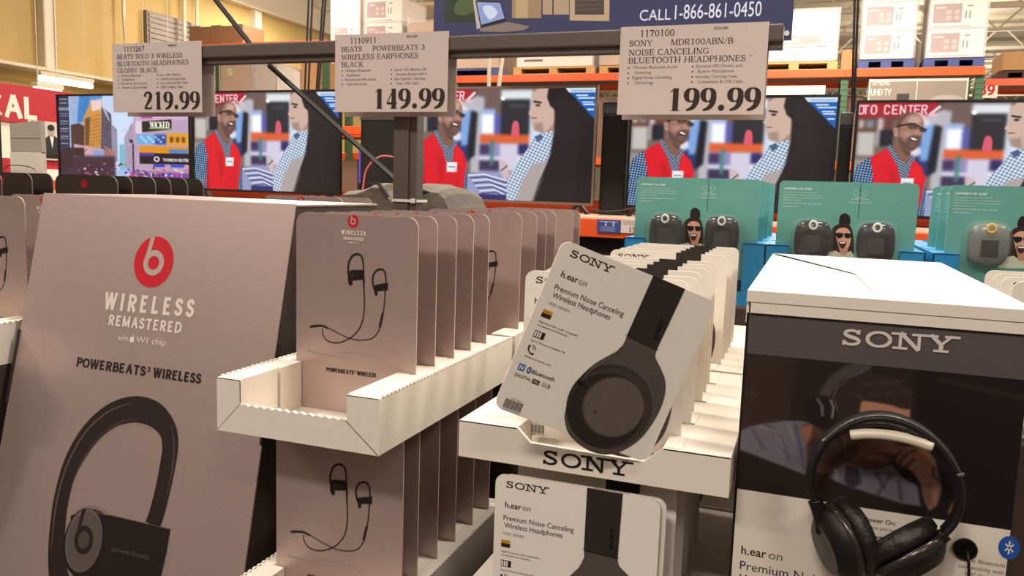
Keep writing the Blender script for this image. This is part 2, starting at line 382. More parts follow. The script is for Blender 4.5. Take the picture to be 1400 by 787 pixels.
# ------------------------------------------------------------------ the building
m_floor = M('polished_concrete', (96, 88, 80), 0.35, 0, 0.15, 3)
m_yellow = M('yellow_wall_paint', (180, 152, 88), 0.7, 0, 0.06, 2)
m_cream = M('cream_steel_panel', (214, 203, 178), 0.6, 0, 0.06, 3)
m_deck = M('roof_deck_paint', (222, 212, 188), 0.7, 0, 0.08, 4)
m_grey = M('grey_louvre', (120, 108, 96), 0.6, 0.2, 0.1, 8)
m_tube = M('lamp_tube_glow', (255, 238, 205), 0.4, emit=5.0)
m_red = M('red_sign_paint', (176, 18, 30), 0.5, 0, 0.04)
bm = bmesh.new(); box(bm, -16, 16, -6, 46, -0.1, 0); struct(finish(bm, 'floor', m_floor))
bm = bmesh.new(); box(bm, -12.4, -12, -6, 46, 0, 5.3); struct(finish(bm, 'wall_left', m_yellow))
bm = bmesh.new(); box(bm, -12.4, -11.75, -6, 46, 5.3, 7.0); struct(finish(bm, 'trim_1', m_cream))
bm = bmesh.new(); box(bm, -16, 16, 45.6, 46, 0, 7.0); struct(finish(bm, 'wall_back', m_cream))
bm = bmesh.new(); box(bm, 16, 16.3, -6, 46, 0, 7.0); struct(finish(bm, 'wall_right', M('tan_wall', (150, 132, 112), .8)))  # unseen closing wall, put in to cut ambient light from the right
bm = bmesh.new(); box(bm, -16, 16, -6, 46, 6.6, 6.8)
for i in range(26):
    box(bm, -16, 16, 1 + i * 1.75, 1.25 + i * 1.75, 6.52, 6.6)
struct(finish(bm, 'ceiling', m_deck))
for i in range(13):
    y = 9.5 + i * 2.7; bm = bmesh.new()
    box(bm, -12, 14, y, y + .12, 6.36, 6.44); box(bm, -12, 14, y, y + .12, 5.76, 5.84)
    n = 44
    for k in range(n):
        xa, xb = -12 + 26 * k / n, -12 + 26 * (k + 1) / n; za, zb = (5.8, 6.4) if k % 2 else (6.4, 5.8)
        tube(bm, [(xa, y + .06, za), (xb, y + .06, zb)], .028, 5)
    struct(finish(bm, 'roof_truss', m_cream))
bm = bmesh.new(); box(bm, -7, 7, -1.2, -1.05, 0, 2.2); struct(finish(bm, 'shade_partition', M('shade_partition_board', (70, 60, 54), .8)))  # unseen partition added behind the camera to shade the lower fronts
# columns standing against the yellow wall
for y in (10.07, 15.4, 22.5):
    bm = bmesh.new(); box(bm, -12, -11.87, y - .09, y + .09, 0, 5.3)
    box(bm, -12, -11.85, y - .11, y - .09, 0, 5.3); box(bm, -12, -11.85, y + .09, y + .11, 0, 5.3)
    struct(finish(bm, 'trim_2', m_cream))
bm = bmesh.new(); tube(bm, catmull([(-11.95, 19.3, 4.5), (-11.9, 19.3, 5.0), (-11.5, 19.6, 5.35)], 5), .06, 6); tube(bm, [(-11.95, 19.3, 4.6), (-11.8, 18.7, 5.3)], .05, 6)
struct(finish(bm, 'trim_3', m_cream))
# wall louvre and the pipes beside it
t = thing('wall_louvre', 'grey slatted louvre vent high on the yellow wall', 'vent', (-11.97, 12.95, 4.03))
bm = bmesh.new(); box(bm, -.02, .06, -.75, .75, 0, 0.62); finish(bm, 'vent_frame', m_grey, t)
bm = bmesh.new()
for k in range(6): box(bm, .05, .075, -.7, .7, .04 + k * .095, .11 + k * .095)
finish(bm, 'louvre_blades', M('grey_louvre_blade', (130, 118, 104), 0.6), t)
for i, (y, lab) in enumerate(((11.55, 'thin cream pipe running down the yellow wall left of the louvre'), (13.05, 'thin cream pipe in front of the middle of the louvre'), (13.4, 'thin cream pipe in front of the right half of the louvre'))):
    bm = bmesh.new(); tube(bm, catmull([(-11.8, y + .5, 6.2), (-11.8, y + .1, 5.2), (-11.8, y, 4.9), (-11.8, y, 2.6)], 4), .035, 6)
    tag(finish(bm, 'wall_pipe', m_cream), lab, 'pipe')
# strip lamps on the wall
bm = bmesh.new(); box(bm, -12.0, -11.5, 7.0, 12.5, 3.17, 3.22); tag(finish(bm, 'lamp_rail', m_cream), 'long cream rail along the yellow wall carrying the strip lamps', 'rail')
def strip_lamp(x, y0, y1, z, lab):
    t = thing('strip_lamp', lab, 'lamp', (x, (y0 + y1) / 2, z), group='strip lamps by the yellow wall')
    L_ = (y1 - y0) / 2
    bm = bmesh.new(); box(bm, -.06, .06, -L_, L_, .05, .11, 0, .01); finish(bm, 'lamp_housing', m_cream, t)
    bm = bmesh.new(); tube(bm, [(0, -L_ * .98, 0), (0, L_ * .98, 0)], .045, 10); finish(bm, 'lamp_tube', m_tube, t)
    for e in (-.7, .7):
        bm = bmesh.new(); tube(bm, [(0, L_ * e, .1), (0, L_ * e, 6.55 - z)], .006, 5); finish(bm, 'hanger', m_cream, t)
strip_lamp(-11.4, 9.45, 10.45, 3.02, 'upper glowing white strip lamp against the yellow wall')
strip_lamp(-9.4, 7.72, 8.12, 2.60, 'lower glowing strip lamp just above the red sign')
strip_lamp(-11.4, 11.45, 12.3, 2.95, 'glowing strip lamp half hidden by the left price sign')
# optical shop front with its red sign
ko = thing('shop_sign_wall', 'red and white optical shop front wall behind the televisions', 'sign', (-8.0, 5.0, 0))
bm = bmesh.new(); box(bm, -.35, 0, -3, 3.6, 0, 2.46); finish(bm, 'wall_panel', M('white_sign_board', (236, 222, 200), 0.6), ko)
bm = bmesh.new(); box(bm, -.38, .03, -3, 3.6, 2.08, 2.47); finish(bm, 'red_sign_board', m_red, ko)
bm = bmesh.new(); box(bm, -.36, .02, -3, 3.6, 1.30, 1.70); finish(bm, 'red_panel', m_red, ko)
p = Pr(1.0); p.glyphs('OPTICAL', .26, 2.125, .235, 1.32, (240, 220, 200), 0, thick=.24, thin=.2, ser=0, track=.05)
o = p.build('sign_lettering', ko); o.rotation_euler = (0, 0, R(90)); o.location = (.032, 0, 0)
for y0 in (.62, 1.55):
    bm = bmesh.new(); box(bm, .02, .05, y0, y0 + .26, 1.3, 1.60); finish(bm, 'white_poster', M('white_poster', (236, 226, 210), 0.6), ko)
pc = thing('wall_poster', 'black and white photo poster of a man in a dark suit below the red sign', 'poster', (-7.97, 6.48, 1.78))
bm = bmesh.new(); box(bm, .0, .02, -.03, .40, -.08, .34); finish(bm, 'poster_board', M('grey_print', (200, 190, 178), 0.6), pc)
p = Pr(1.0)
p.rect(.0, -.06, .38, .0, (30, 28, 28)); p.rect(0, 0, .06, .33, (70, 66, 64)); p.smooth([(.17, .0), (.12, .1), (.18, .17), (.24, .19), (.32, .16), (.36, .0)], (44, 42, 44), 1)
p.poly([(.22, .18), (.25, .05), (.27, .18)], (225, 220, 212), 2); p.ell(.24, .235, .042, .06, (168, 150, 140), 2); p.ell(.24, .275, .045, .035, (40, 34, 32), 3); p.ell(.10, .14, .05, .05, (60, 56, 54), 1)
o = p.build('portrait_picture', pc); o.rotation_euler = (0, 0, R(90)); o.location = (.022, 0, 0)

# ------------------------------------------------------------------ pallet racks far behind
def rack(name, lab, ys, xs, beams, x0, x1, depth=1.1, zt=4.2):
    t = thing(name, lab, 'rack', (0, ys, 0))
    for x in xs:
        for yy in (0, depth):
            bm = bmesh.new(); box(bm, x - .05, x + .05, yy, yy + .07, 0, zt)
            for k in range(int(zt / .08)): box(bm, x - .055, x + .055, yy - .006, yy, .03 + k * .08, .06 + k * .08)
            finish(bm, 'upright', m_green, t)
    for z in beams:
        for yy in (-.05, depth + .05):
            bm = bmesh.new(); box(bm, x0, x1, yy, yy + .05, z - .06, z + .06, 0, .008); finish(bm, 'beam', m_orange, t)
        bm = bmesh.new(); box(bm, x0, x1, 0, depth, z + .02, z + .05); finish(bm, 'shelf_deck', M('wire_deck', (140, 110, 90), 0.6), t)
    return t
rack('pallet_rack', 'orange beam and green post pallet rack behind the televisions', 13.0, (-8.75, -5.9, -2.93, .337, 2.086), (3.39, 2.05), -8.8, 2.13, zt=3.4)
rack('pallet_rack', 'far orange pallet rack at the right with the red 39 sign', 16.0, (2.7, 6.2, 9.4), (3.62,), 2.65, 9.4, zt=3.7)
rack('pallet_rack', 'low orange pallet rack seen through the gap left of the steel post', 10.5, (-8.4, -5.2), (2.33, 1.2), -8.5, -5.1, zt=2.6)
def pallet(x0, x1, y0, z, lab, mat, depth=1.0):
    t = thing('pallet', lab, 'pallet', ((x0 + x1) / 2, y0, z), group='pallets on the racks'); w = (x1 - x0) / 2
    bm = bmesh.new(); box(bm, -w, w, 0, depth, .10, .13)
    finish(bm, 'top_deck', mat, t)
    for k in (-1, 0, 1):
        bm = bmesh.new(); box(bm, k * (w - .07) - .07, k * (w - .07) + .07, 0, depth, .02, .10); finish(bm, 'runner', mat, t)
    bm = bmesh.new(); box(bm, -w, w, 0, depth, 0, .02); finish(bm, 'bottom_board', mat, t)
m_wrap = M('shrink_wrap', (235, 230, 225), 0.12, 0, 0.02, 4, bump=0.6, alpha=0.3, bscale=9)
def wrap(x0, x1, y0, y1, z0, z1, lab):
    bm = bmesh.new(); e = .025; box(bm, x0 - e, x1 + e, y0 - e, y1 + e, z0 + .01, z1 + e)
    f = [q for q in bm.faces if q.normal.z < -.5 or (abs(q.normal.z) > .9 and q.calc_center_median().z < z0 + .1)]
    bmesh.ops.delete(bm, geom=f, context='FACES')
    tag(finish(bm, 'shrink_wrap', m_wrap), lab, 'plastic wrap')
def carton(x0, x1, y0, z0, z1, lab, mat, depth=.9, prt=None, cat='box', grp='boxes on the racks'):
    t = thing('carton', lab, cat, ((x0 + x1) / 2, y0, z0), group=grp); w, h = (x1 - x0) / 2, z1 - z0
    bm = bmesh.new(); box(bm, -w, w, 0, depth, .004, h, 0, .006); finish(bm, 'box_body', mat, t)
    bm = bmesh.new(); box(bm, -w * .98, w * .98, depth * .45, depth * .55, h, h + .003); finish(bm, 'packing_tape', M('packing_tape', (196, 170, 130), 0.3), t)
    if prt:
        p = Pr(1.0); prt(p, w, h); p.build('box_print', t)
    return t
m_boxwhite = M('white_box_print', (222, 208, 196), 0.55, 0, 0.06, 3)
m_silver = M('grey_tv_box', (134, 122, 108), 0.5, 0.2, 0.1, 4)
def tv_print(p, w, h):
    p.rect(-w * .9, h * .2, w * .12, h * .86, (128, 84, 82)); p.rect(-w * .8, h * .7, -w * .45, h * .76, (190, 160, 152), 1)
    for i in range(2):
        for j in range(2): p.rect(-w * .42 + i * w * .28, h * .3 + j * h * .2, -w * .24 + i * w * .28, h * .44 + j * h * .2, (176, 140, 130), 1)
    p.rect(w * .24, h * .34, w * .3, h * .6, (70, 56, 54)); p.rect(w * .38, h * .34, w * .44, h * .6, (70, 56, 54)); p.rect(w * .3, h * .74, w * .5, h * .8, (90, 76, 72)); p.rect(-w * .9, h * .05, w * .5, h * .1, (150, 130, 122))
def tv_stack(x0, x1, z0, n, h, where, y=13.02):
    for k in range(n):
        pos = ('lowest', 'second lowest', 'third lowest', 'topmost')[k if k < n - 1 else 3]
        carton(x0, x1, y, z0 + k * h, z0 + (k + 1) * h - .004, '%s white television box %s' % (pos, where), m_boxwhite, .9, tv_print)
# white television boxes left of the blue banner
tv_stack(-8.42, -7.85, 3.58, 3, .42, 'in the narrow stack left of the blue banner', y=13.05)
tv_stack(-7.74, -7.0, 3.58, 3, .42, 'in the wide stack just left of the blue banner', y=13.05)
pallet(-8.45, -7.84, 13.05, 3.45, 'blue pallet under the narrow white stack left of the blue banner', m_palblue); pallet(-7.76, -6.98, 13.05, 3.45, 'blue pallet under the wide white stack left of the blue banner', m_palblue)
wrap(-8.42, -7.85, 13.05, 13.95, 3.58, 4.84, 'shiny clear wrap around the narrow white stack left of the banner'); wrap(-7.74, -7.0, 13.05, 13.95, 3.58, 4.84, 'shiny clear wrap around the wide white stack left of the banner')
pallet(-6.88, -5.13, 13.05, 3.45, 'blue pallet under the wrapped tan cartons above the middle television', m_palblue)
for k, (a, b) in enumerate(((-6.86, -6.02), (-6.0, -5.15))):
    carton(a, b, 13.06, 3.58, 4.0, ('left', 'right')[k] + ' lower tan carton in the wrapped load above the middle television', m_kraft)
    carton(a, b, 13.06, 4.004, 4.4, ('left', 'right')[k] + ' upper tan carton in the wrapped load above the middle television', m_kraft)
wrap(-6.86, -5.15, 13.06, 13.96, 3.58, 4.4, 'shiny clear wrap around the tan cartons above the middle television')
pallet(-4.85, -3.45, 13.0, 3.45, 'wooden pallet under the white box above the middle television', m_wood)
def blue_print(p, w, h):
    p.rect(-w * .8, h * .34, w * .45, h * .95, (92, 96, 160)); p.rect(-w * .1, h * .34, w * .45, h * .95, (170, 140, 180), 1); p.rect(w * .62, h * .5, w * .82, h * .6, (90, 80, 80)); p.rect(-w * .8, h * .14, -w * .3, h * .2, (110, 100, 100))
carton(-4.8, -3.5, 13.02, 3.58, 4.2, 'white box with blue picture on the wooden pallet', m_boxwhite, .9, blue_print)
pallet(-3.38, -2.55, 13.05, 3.45, 'wooden pallet under the brown cartons left of the white price sign', m_wood)
for k in range(2):
    carton(-3.36, -2.57, 13.06, 3.58 + k * .32, 3.895 + k * .32, ('lower', 'upper') [k] + ' brown carton left of the 199.99 price sign', m_kraft)
wrap(-3.36, -2.57, 13.06, 13.96, 3.58, 4.22, 'shiny clear wrap around the brown cartons left of the 199.99 sign')
# right of the banner
pallet(-1.0, .22, 13.05, 3.45, 'wooden pallet under the tall white appliance box right of the banner', m_wood)
def appl_print(p, w, h):
    p.rect(-w * .7, h * .34, w * .6, h * .5, (104, 96, 94)); p.rect(-w * .3, h * .37, w * .1, h * .46, (150, 138, 134), 1); p.rect(-w * .2, h * .27, w * .25, h * .31, (176, 80, 74)); p.rect(w * .5, h * .27, w * .75, h * .31, (80, 70, 70)); p.rect(-w * .05, h * .1, w * .05, h * .16, (110, 100, 96)); p.smooth([(-w * .7, h * .6), (w * .1, h * .56), (w * .75, h * .62), (w * .8, h * .9), (-w * .6, h * .93)], (196, 186, 180))
carton(-.97, .19, 13.06, 3.58, 4.32, 'tall white appliance box right of the blue banner', m_boxwhite, .9, appl_print)
wrap(-.97, .19, 13.06, 13.96, 3.58, 4.32, 'shiny clear wrap around the tall white appliance box')
carton(.27, .47, 13.3, 3.45, 3.78, 'small tan carton between the wrapped loads at upper right', m_kraft, .5)
for (a, b, nm) in ((.50, 1.24, 'left'), (1.36, 2.12, 'right')):
    pallet(a, b, 13.02, 3.45, 'blue pallet under the %s white wrapped stack at upper right' % nm, m_palblue)
    tv_stack(a + .03, b - .03, 3.58, 3, .40, 'in the %s wrapped stack at upper right' % nm)
    wrap(a + .03, b - .03, 13.02, 13.92, 3.58, 4.78, 'shiny clear wrap around the %s white stack at upper right' % nm)
carton(1.265, 1.345, 13.4, 3.45, 3.85, 'narrow white box in the gap between the two wrapped stacks', m_boxwhite, .4)
def uhd(p, w, h):
    p.text('SAMSUNG', -w * .92, h * .84, .05, (205, 195, 180), 1, width=w * .36, bold=.01); p.text('UHD TV', -w * .94, h * .58, .09, (226, 216, 200), 1, width=w * .42, bold=.012)
    p.rect(-w * .02, 0, 0, h, (200, 190, 175)); p.smooth([(w * .1, h * .2), (w * .4, h * .55), (w * .9, h * .5), (w * .9, h * .1)], (156, 146, 136)); p.rect(-w * .4, h * .4, -w * .15, h * .62, (60, 54, 52), 1); p.rect(-w * .98, h * .93, w * .98, h * .985, (206, 194, 178)); p.rect(-w * .985, 0, -w * .96, h, (206, 194, 178)); p.rect(w * .96, 0, w * .985, h, (206, 194, 178))
carton(.66, 1.95, 12.98, 2.75, 3.30, 'large grey television box under the orange beam at right', m_silver, .4, uhd)
def vz(p, w, h): p.text('VIZIO', w * .5, h * .72, .06, (150, 140, 132), 1, width=w * .4, bold=.01); p.rect(-w * .6, h * .5, -w * .2, h * .56, (170, 150, 140)); p.rect(-w * .97, h * .92, w * .97, h * .97, (190, 176, 160))
carton(-.9, .08, 12.98, 2.75, 3.22, 'long white television box under the orange beam', m_boxwhite, .4, vz)
for k, (a, b, lab) in enumerate(((.40, .62, 'brown carton under the beam left of the large grey television box'), (-2.85, -1.0, 'brown carton under the beam behind the 199.99 price sign'), (-4.9, -3.1, 'brown carton under the beam above the middle television'), (-7.2, -5.2, 'brown carton under the beam behind the 149.99 price sign'))):
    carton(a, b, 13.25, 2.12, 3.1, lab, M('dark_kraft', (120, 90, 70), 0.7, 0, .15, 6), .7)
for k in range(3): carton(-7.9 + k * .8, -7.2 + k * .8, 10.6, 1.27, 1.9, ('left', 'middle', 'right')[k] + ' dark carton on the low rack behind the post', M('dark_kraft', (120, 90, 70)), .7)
# far right rack load and red number sign
Q8 = (2.877,3.636,3.420,4.131)
carton(Q8[0], Q8[1], 16.02, 3.82, Q8[3], 'large tan carton on the far right rack', m_kraft, .9); pallet(Q8[0] - .04, Q8[1] + .04, 16.0, 3.68, 'dark pallet under the large tan carton on the far right rack', M('dark_wood', (70, 46, 40), .8))
carton(Q8[1] + .1, Q8[1] + 1.2, 16.02, 3.68, 4.4, 'second tan carton on the far right rack', m_kraft, .9)
Q9 = (2.503,2.831,3.350,3.557); q9 = (Q9[1] - Q9[0]) / 2
t = thing('aisle_sign', 'white sign with red number 39 on the far right rack', 'sign', ((Q9[0] + Q9[1]) / 2, 15.9, Q9[2]))
bm = bmesh.new(); box(bm, -q9, q9, 0, .02, 0, Q9[3] - Q9[2]); finish(bm, 'sign_board', M('white_sign_board', (236, 222, 200)), t)
p = Pr(1.0); p.glyphs('39', -q9 * .7, .04, .19, q9 * 1.4, (190, 40, 36), 0, thick=.2, thin=.18, ser=0); p.build('sign_lettering', t)
# glare lamp among the roof trusses
for lx, ly, lab in ((4.45, 14.6, 'bright round high bay lamp below the roof at far right'), (1.98, 21.0, 'far high bay lamp glowing between trusses at upper right')):
    t = thing('high_bay_lamp', lab, 'lamp', (lx, ly, 5.2 if ly < 20 else 5.45), group='high bay lamps')
    bm = bmesh.new(); lathe(bm, [(.06, .55), (.12, .5), (.16, .3), (.3, .02), (.31, 0)], (0, 0, 0), (0, 0, 1), 24); finish(bm, 'lamp_shade', m_cream, t)
    bm = bmesh.new(); lathe(bm, [(.27, -.005), (.27, -.06), (.16, -.13), (.02, -.15)], (0, 0, 0), (0, 0, 1), 24); finish(bm, 'lamp_lens', m_tube, t)
    bm = bmesh.new(); tube(bm, [(0, 0, .54), (0, 0, 6.6 - (5.2 if ly < 20 else 5.45))], .012, 6); finish(bm, 'hanger', m_cream, t)
# left loads between the yellow wall and the televisions
Q5 = (-10.781,-9.603,3.938,4.282)
rack('pallet_rack', 'orange pallet rack with wrapped loads between the first two price signs', 12.0, (-11.2, -10.13, -7.88), (3.0, Q5[2] - .06), -11.25, -7.83, zt=Q5[2] - .005, depth=.75)
def green_lab(p, w, h): p.rect(-w * .55, h * .58, -w * .2, h * .8, (206, 214, 150)); p.text('EXIT', -w * .5, h * .64, h * .09, (120, 130, 80), 1, width=w * .22)
carton(-10.05, -9.43, 12.0, 3.08, 3.62, 'wrapped brown carton with a pale green label', m_kraft, .7, green_lab); wrap(-10.05, -9.43, 12.0, 12.7, 3.08, 3.62, 'shiny clear wrap around the carton with green label')
carton(-9.36, -8.9, 12.0, 3.08, 3.58, 'wrapped grey carton right of the green labelled one', M('grey_carton', (176, 160, 146), .6), .7); wrap(-9.36, -8.9, 12.0, 12.7, 3.08, 3.58, 'shiny clear wrap around the grey carton right of the green label')
bm = bmesh.new(); prism_xz(bm, [(-8.86, 3.08), (-8.4, 3.08), (-8.4, 3.42), (-8.55, 3.5), (-8.86, 3.56)], 12.0, 12.7); tag(finish(bm, 'wrapped_bundle', M('white_bundle', (214, 206, 198), .3, 0, .1, 8, bump=.4)), 'lumpy white wrapped bundle above the second television', 'bundle')
carton(-8.36, -7.98, 12.0, 3.08, 3.62, 'tan carton right of the lumpy white bundle', m_kraft, .7)
for k in range(5):
    w5 = (Q5[1] - Q5[0]) / 5
    carton(Q5[0] + w5 * k, Q5[0] + w5 * (k + .98), 12.05, Q5[2], Q5[3] - .02 * (k % 2), ('first', 'second', 'third', 'fourth', 'fifth')[k] + ' brown carton from the left in the high row by the yellow wall', M('brown_carton', (142, 104, 72), .7, 0, .08, 6), .6)
# two slim cream poles in front of the rack
for k, seg in enumerate(([(-2.447,6.000,2.891),(-2.439,6.000,2.249)], [(-2.301,6.000,2.885),(-2.365,6.000,2.249)])):
    a, b = seg; m = (a[0] - b[0]) / (a[2] - b[2]) * (.3 if k else 1); bm = bmesh.new()
    tube(bm, [a, b, (b[0] - m * b[2], b[1] + .12 * k, 0)], .016, 8); tag(finish(bm, 'thin_pole', m_cream), ('left upright', 'right slanting')[k] + ' slim cream pole in front of the orange beam', 'pole')

# ------------------------------------------------------------------ hanging banner
t = thing('banner', 'dark blue hanging banner with appliances and a phone number', 'banner', (-1.05, 4.0, 2.27))
m_ban = M('blue_banner_cloth', (30, 34, 78), .5, 0, .06, 3)
bm = bmesh.new(); box(bm, -.905, .912, 0, .012, 0, .62); finish(bm, 'banner_cloth', m_ban, t)
p = Pr()
p.poly([(-842.6,259.6),(-604.4,248.3),(-662.8,136.6),(-839.8,143.3)], (40, 48, 38)); p.poly([(-845.4,371.4),(-466.3,350.1),(-462.5,241.6),(-842.6,259.6)], (40, 48, 38)); p.smooth([(-770.4,248.7),(-687.8,281.8),(-644.7,220.8),(-705.7,179.1),(-781.5,189.7)], (70, 84, 50), 1)
p.poly([(-683.5,274.2),(-657.8,247.2),(-633,109.5),(-653.5,102.8)], (170, 164, 160), 1); p.poly([(-666.1,247.6),(-522.6,237.2),(-491.1,141),(-633.2,113.2)], (24, 22, 26), 2); p.poly([(-657.6,239.8),(-526.5,230.1),(-499.6,152.3),(-629.4,124.2)], (128, 146, 200), 3); p.smooth([(-623.8,212.5),(-574.8,217.6),(-541.2,186.9),(-556.6,158.2),(-589.1,152.2)], (184, 200, 226), 4)
p.poly([(-637.1,106),(-482.8,133.3),(-362.1,107),(-385.3,89.7),(-497.2,82.6),(-636.6,91.1)], (120, 108, 100), 2)
p.poly([(-467.5,386.2),(-305.9,376.6),(-300.7,144.3),(-459.3,150.7)], (140, 120, 92), 1); p.poly([(-447.6,385),(-380.2,381),(-371.5,147.1),(-439.2,149.9)], (166, 146, 112), 2)
p.poly([(-302,376.4),(-251.6,373.4),(-242.9,159.9),(-293.5,162)], (160, 138, 116), 1); p.poly([(-243.9,373),(-163.6,368.2),(-154.5,156.2),(-235.2,159.6)], (160, 138, 116), 1)
p.poly([(-159.8,368),(45.6,355.9),(53.5,116.2),(-149.4,127.6)], (172, 148, 124), 1); p.poly([(-130.2,296.2),(19.4,288.3),(26.1,148.7),(-124,155)], (66, 58, 54), 2)
for q in [(-121,260.6),(-120.1,239.5),(-119.2,218.3),(-118.3,197.1),(-117.3,175.9)]: p.rect(q[0], q[1], q[0] + 118, q[1] + 3, (96, 84, 78), 3)
p.text('CALL', 204, 112, 50, (206, 212, 232), 1, width=150)
p.text('1-866-861-0450', 374, 112, 66, (206, 212, 232), 1, width=398)
p.build('banner_print', t)
bm = bmesh.new(); lathe(bm, [(.012, 0), (.012, -.004), (.006, -.004)], (.89, -.001, .03), (0, 1, 0), 16); finish(bm, 'eyelet', M('chrome', (220, 220, 220), .2, 1), t)
m_wire = M('black_cable', (22, 18, 16), .5)
for k, x in enumerate((-1.9, -.18)):
    bm = bmesh.new(); tube(bm, [(x, 4.006, 2.88), (x, 4.006, 6.5)], .004, 6); tag(finish(bm, 'hanging_wire', m_wire), ('left', 'right')[k] + ' thin wire holding up the blue banner', 'wire')

# ------------------------------------------------------------------ the television wall
m_bez = M('black_tv_frame', (16, 15, 15), .3); m_bezs = M('silver_tv_frame', (140, 120, 106), .35, .7)
ra = Ras(340, 194, 12, 35, 1137, 725, (120, 100, 92))
ra.rect(12, 35, 480, 140, (92, 66, 58)); ra.rect(12, 35, 420, 118, (176, 28, 44)); ra.rect(440, 35, 590, 220, (112, 88, 84))
ra.rect(12, 118, 200, 210, (110, 60, 56)); ra.rect(20, 215, 110, 360, (196, 192, 186)); ra.rect(12, 380, 130, 700, (150, 140, 134)); ra.rect(20, 140, 46, 190, (190, 190, 180)); ra.rect(60, 140, 100, 190, (120, 140, 140)); ra.rect(120, 130, 150, 300, (200, 190, 190))
ra.rect(135, 200, 205, 300, (30, 28, 40)); ra.rect(300, 110, 420, 400, (190, 186, 200)); ra.rect(320, 250, 420, 480, (40, 54, 110))
for x, y, r in ((350, 170, 40), (330, 330, 30), (450, 120, 40)): ra.ell(x, y, r, r, (226, 222, 232))
ra.poly([(300, 110), (345, 95), (375, 140), (330, 160)], (230, 200, 200)); ra.rect(415, 85, 492, 560, (186, 184, 192)); ra.poly([(345, 180), (412, 168), (395, 385), (355, 390)], (128, 168, 226)); ra.poly([(412, 168), (452, 180), (440, 450), (400, 480), (396, 385)], (24, 24, 34))
ra.rect(470, 160, 560, 320, (160, 180, 226)); ra.rect(478, 192, 562, 312, (250, 252, 255)); ra.rect(555, 190, 600, 310, (90, 90, 170)); ra.rect(592, 45, 780, 112, (226, 230, 236)); ra.rect(594, 100, 768, 322, (40, 40, 46)); ra.rect(640, 135, 740, 145, (90, 90, 96))
ra.rect(470, 316, 765, 372, (226, 96, 48)); ra.rect(470, 370, 780, 700, (150, 140, 190)); ra.rect(470, 380, 530, 440, (70, 50, 90)); ra.rect(470, 455, 600, 475, (230, 226, 236)); ra.rect(470, 480, 600, 540, (60, 50, 80)); ra.rect(592, 372, 700, 540, (214, 206, 226)); ra.rect(705, 375, 770, 440, (50, 40, 100))
ra.rect(536, 350, 556, 510, (70, 130, 120)); ra.rect(700, 440, 760, 520, (226, 226, 226)); ra.rect(764, 240, 860, 400, (212, 224, 240)); ra.rect(764, 100, 790, 420, (206, 216, 236))
ra.blur(5)
ra.poly([(660, 290), (668, 240), (690, 232), (704, 260), (704, 322), (664, 322)], (222, 90, 110), 2, sm=True); ra.ell(604, 94, 14, 14, (240, 250, 240), 2)
for k, (x, c) in enumerate(((0, 'O'), (1, 'T'), (2, 'O'))): pass
def rl(ch, x, y, w, h):
    W_ = (238, 206, 210)
    S = {'O': [[(0, .2), (.2, 0), (.8, 0), (1, .2), (1, .8), (.8, 1), (.2, 1), (0, .8), (0, .2)]], 'T': [[(0, 0), (1, 0)], [(.5, 0), (.5, 1)]], 'C': [[(1, .2), (.8, 0), (.2, 0), (0, .2), (0, .8), (.2, 1), (.8, 1), (1, .8)]],
         'E': [[(1, 0), (0, 0), (0, 1), (1, 1)], [(0, .5), (.8, .5)]], 'N': [[(0, 1), (0, 0), (1, 1), (1, 0)]], 'R': [[(0, 1), (0, 0), (.8, 0), (1, .2), (.8, .5), (0, .5)], [(.5, .5), (1, 1)]]}[ch]
    for q in S: ra.line([(x + a * w, y + b * h) for a, b in q], 9, W_, 1)
for ch, x in zip('OTO', (14, 38, 80)): rl(ch, x, 52, 26, 50)
for ch, x in zip('CENTER', (150, 192, 232, 272, 306, 342)): rl(ch, x, 52, 24, 50)
ra.line([(385, 105), (430, 60)], 16, (236, 214, 216), 1); ra.ell(400, 110, 26, 12, (226, 190, 196), 2)
# man in the vest
ra.plaid([(12, 480), (30, 420), (95, 365), (135, 400), (125, 620), (110, 725), (12, 725)], (22, 34, 60), (70, 106, 150), (170, 200, 225), 16, 8, 1)
ra.plaid([(360, 480), (395, 500), (408, 725), (350, 725)], (26, 40, 70), (70, 100, 140), (150, 180, 210), 14, 5, 1)
c3 = lambda L_: [(.507 * x + 1, .61 * y + 30) for x, y in L_]
ra.poly(c3([(415, 380), (470, 440), (580, 480), (605, 560), (560, 615), (480, 570), (410, 460)]), (132, 92, 76), 2)
ra.poly(c3([(470, 430), (590, 480), (600, 540), (540, 520)]), (84, 58, 50), 3, .8)
ra.plaid([(178, 300), (196, 292), (248, 375), (285, 410), (312, 350), (332, 380), (320, 500), (268, 500), (180, 330)], (24, 32, 52), (90, 110, 140), (200, 210, 222), 13, 30, 1)
ra.poly([(180, 312), (95, 372), (118, 480), (122, 560), (108, 640), (110, 725), (362, 725), (380, 600), (392, 500), (372, 430), (328, 380), (312, 400), (302, 500), (262, 495), (240, 420)], (222, 22, 38), 1)
ra.poly([(110, 560), (122, 500), (140, 725), (108, 725)], (170, 10, 28), 4, .6); ra.poly([(300, 500), (330, 400), (390, 520), (370, 700)], (240, 34, 50), 6, .5)
ra.poly(c3([(415, 250), (440, 170), (490, 122), (570, 105), (640, 120), (690, 172), (706, 240), (702, 320), (682, 400), (642, 468), (592, 490), (540, 480), (470, 430), (440, 350), (408, 320), (400, 270)]), (158, 114, 98), 2, sm=True)
ra.poly(c3([(412, 255), (436, 175), (490, 118), (565, 104), (520, 140), (482, 190), (466, 245), (462, 330), (440, 330)]), (84, 62, 56), 4, .85); ra.poly(c3([(480, 140), (570, 106), (640, 122), (600, 116), (540, 120)]), (76, 56, 52), 3, .8)
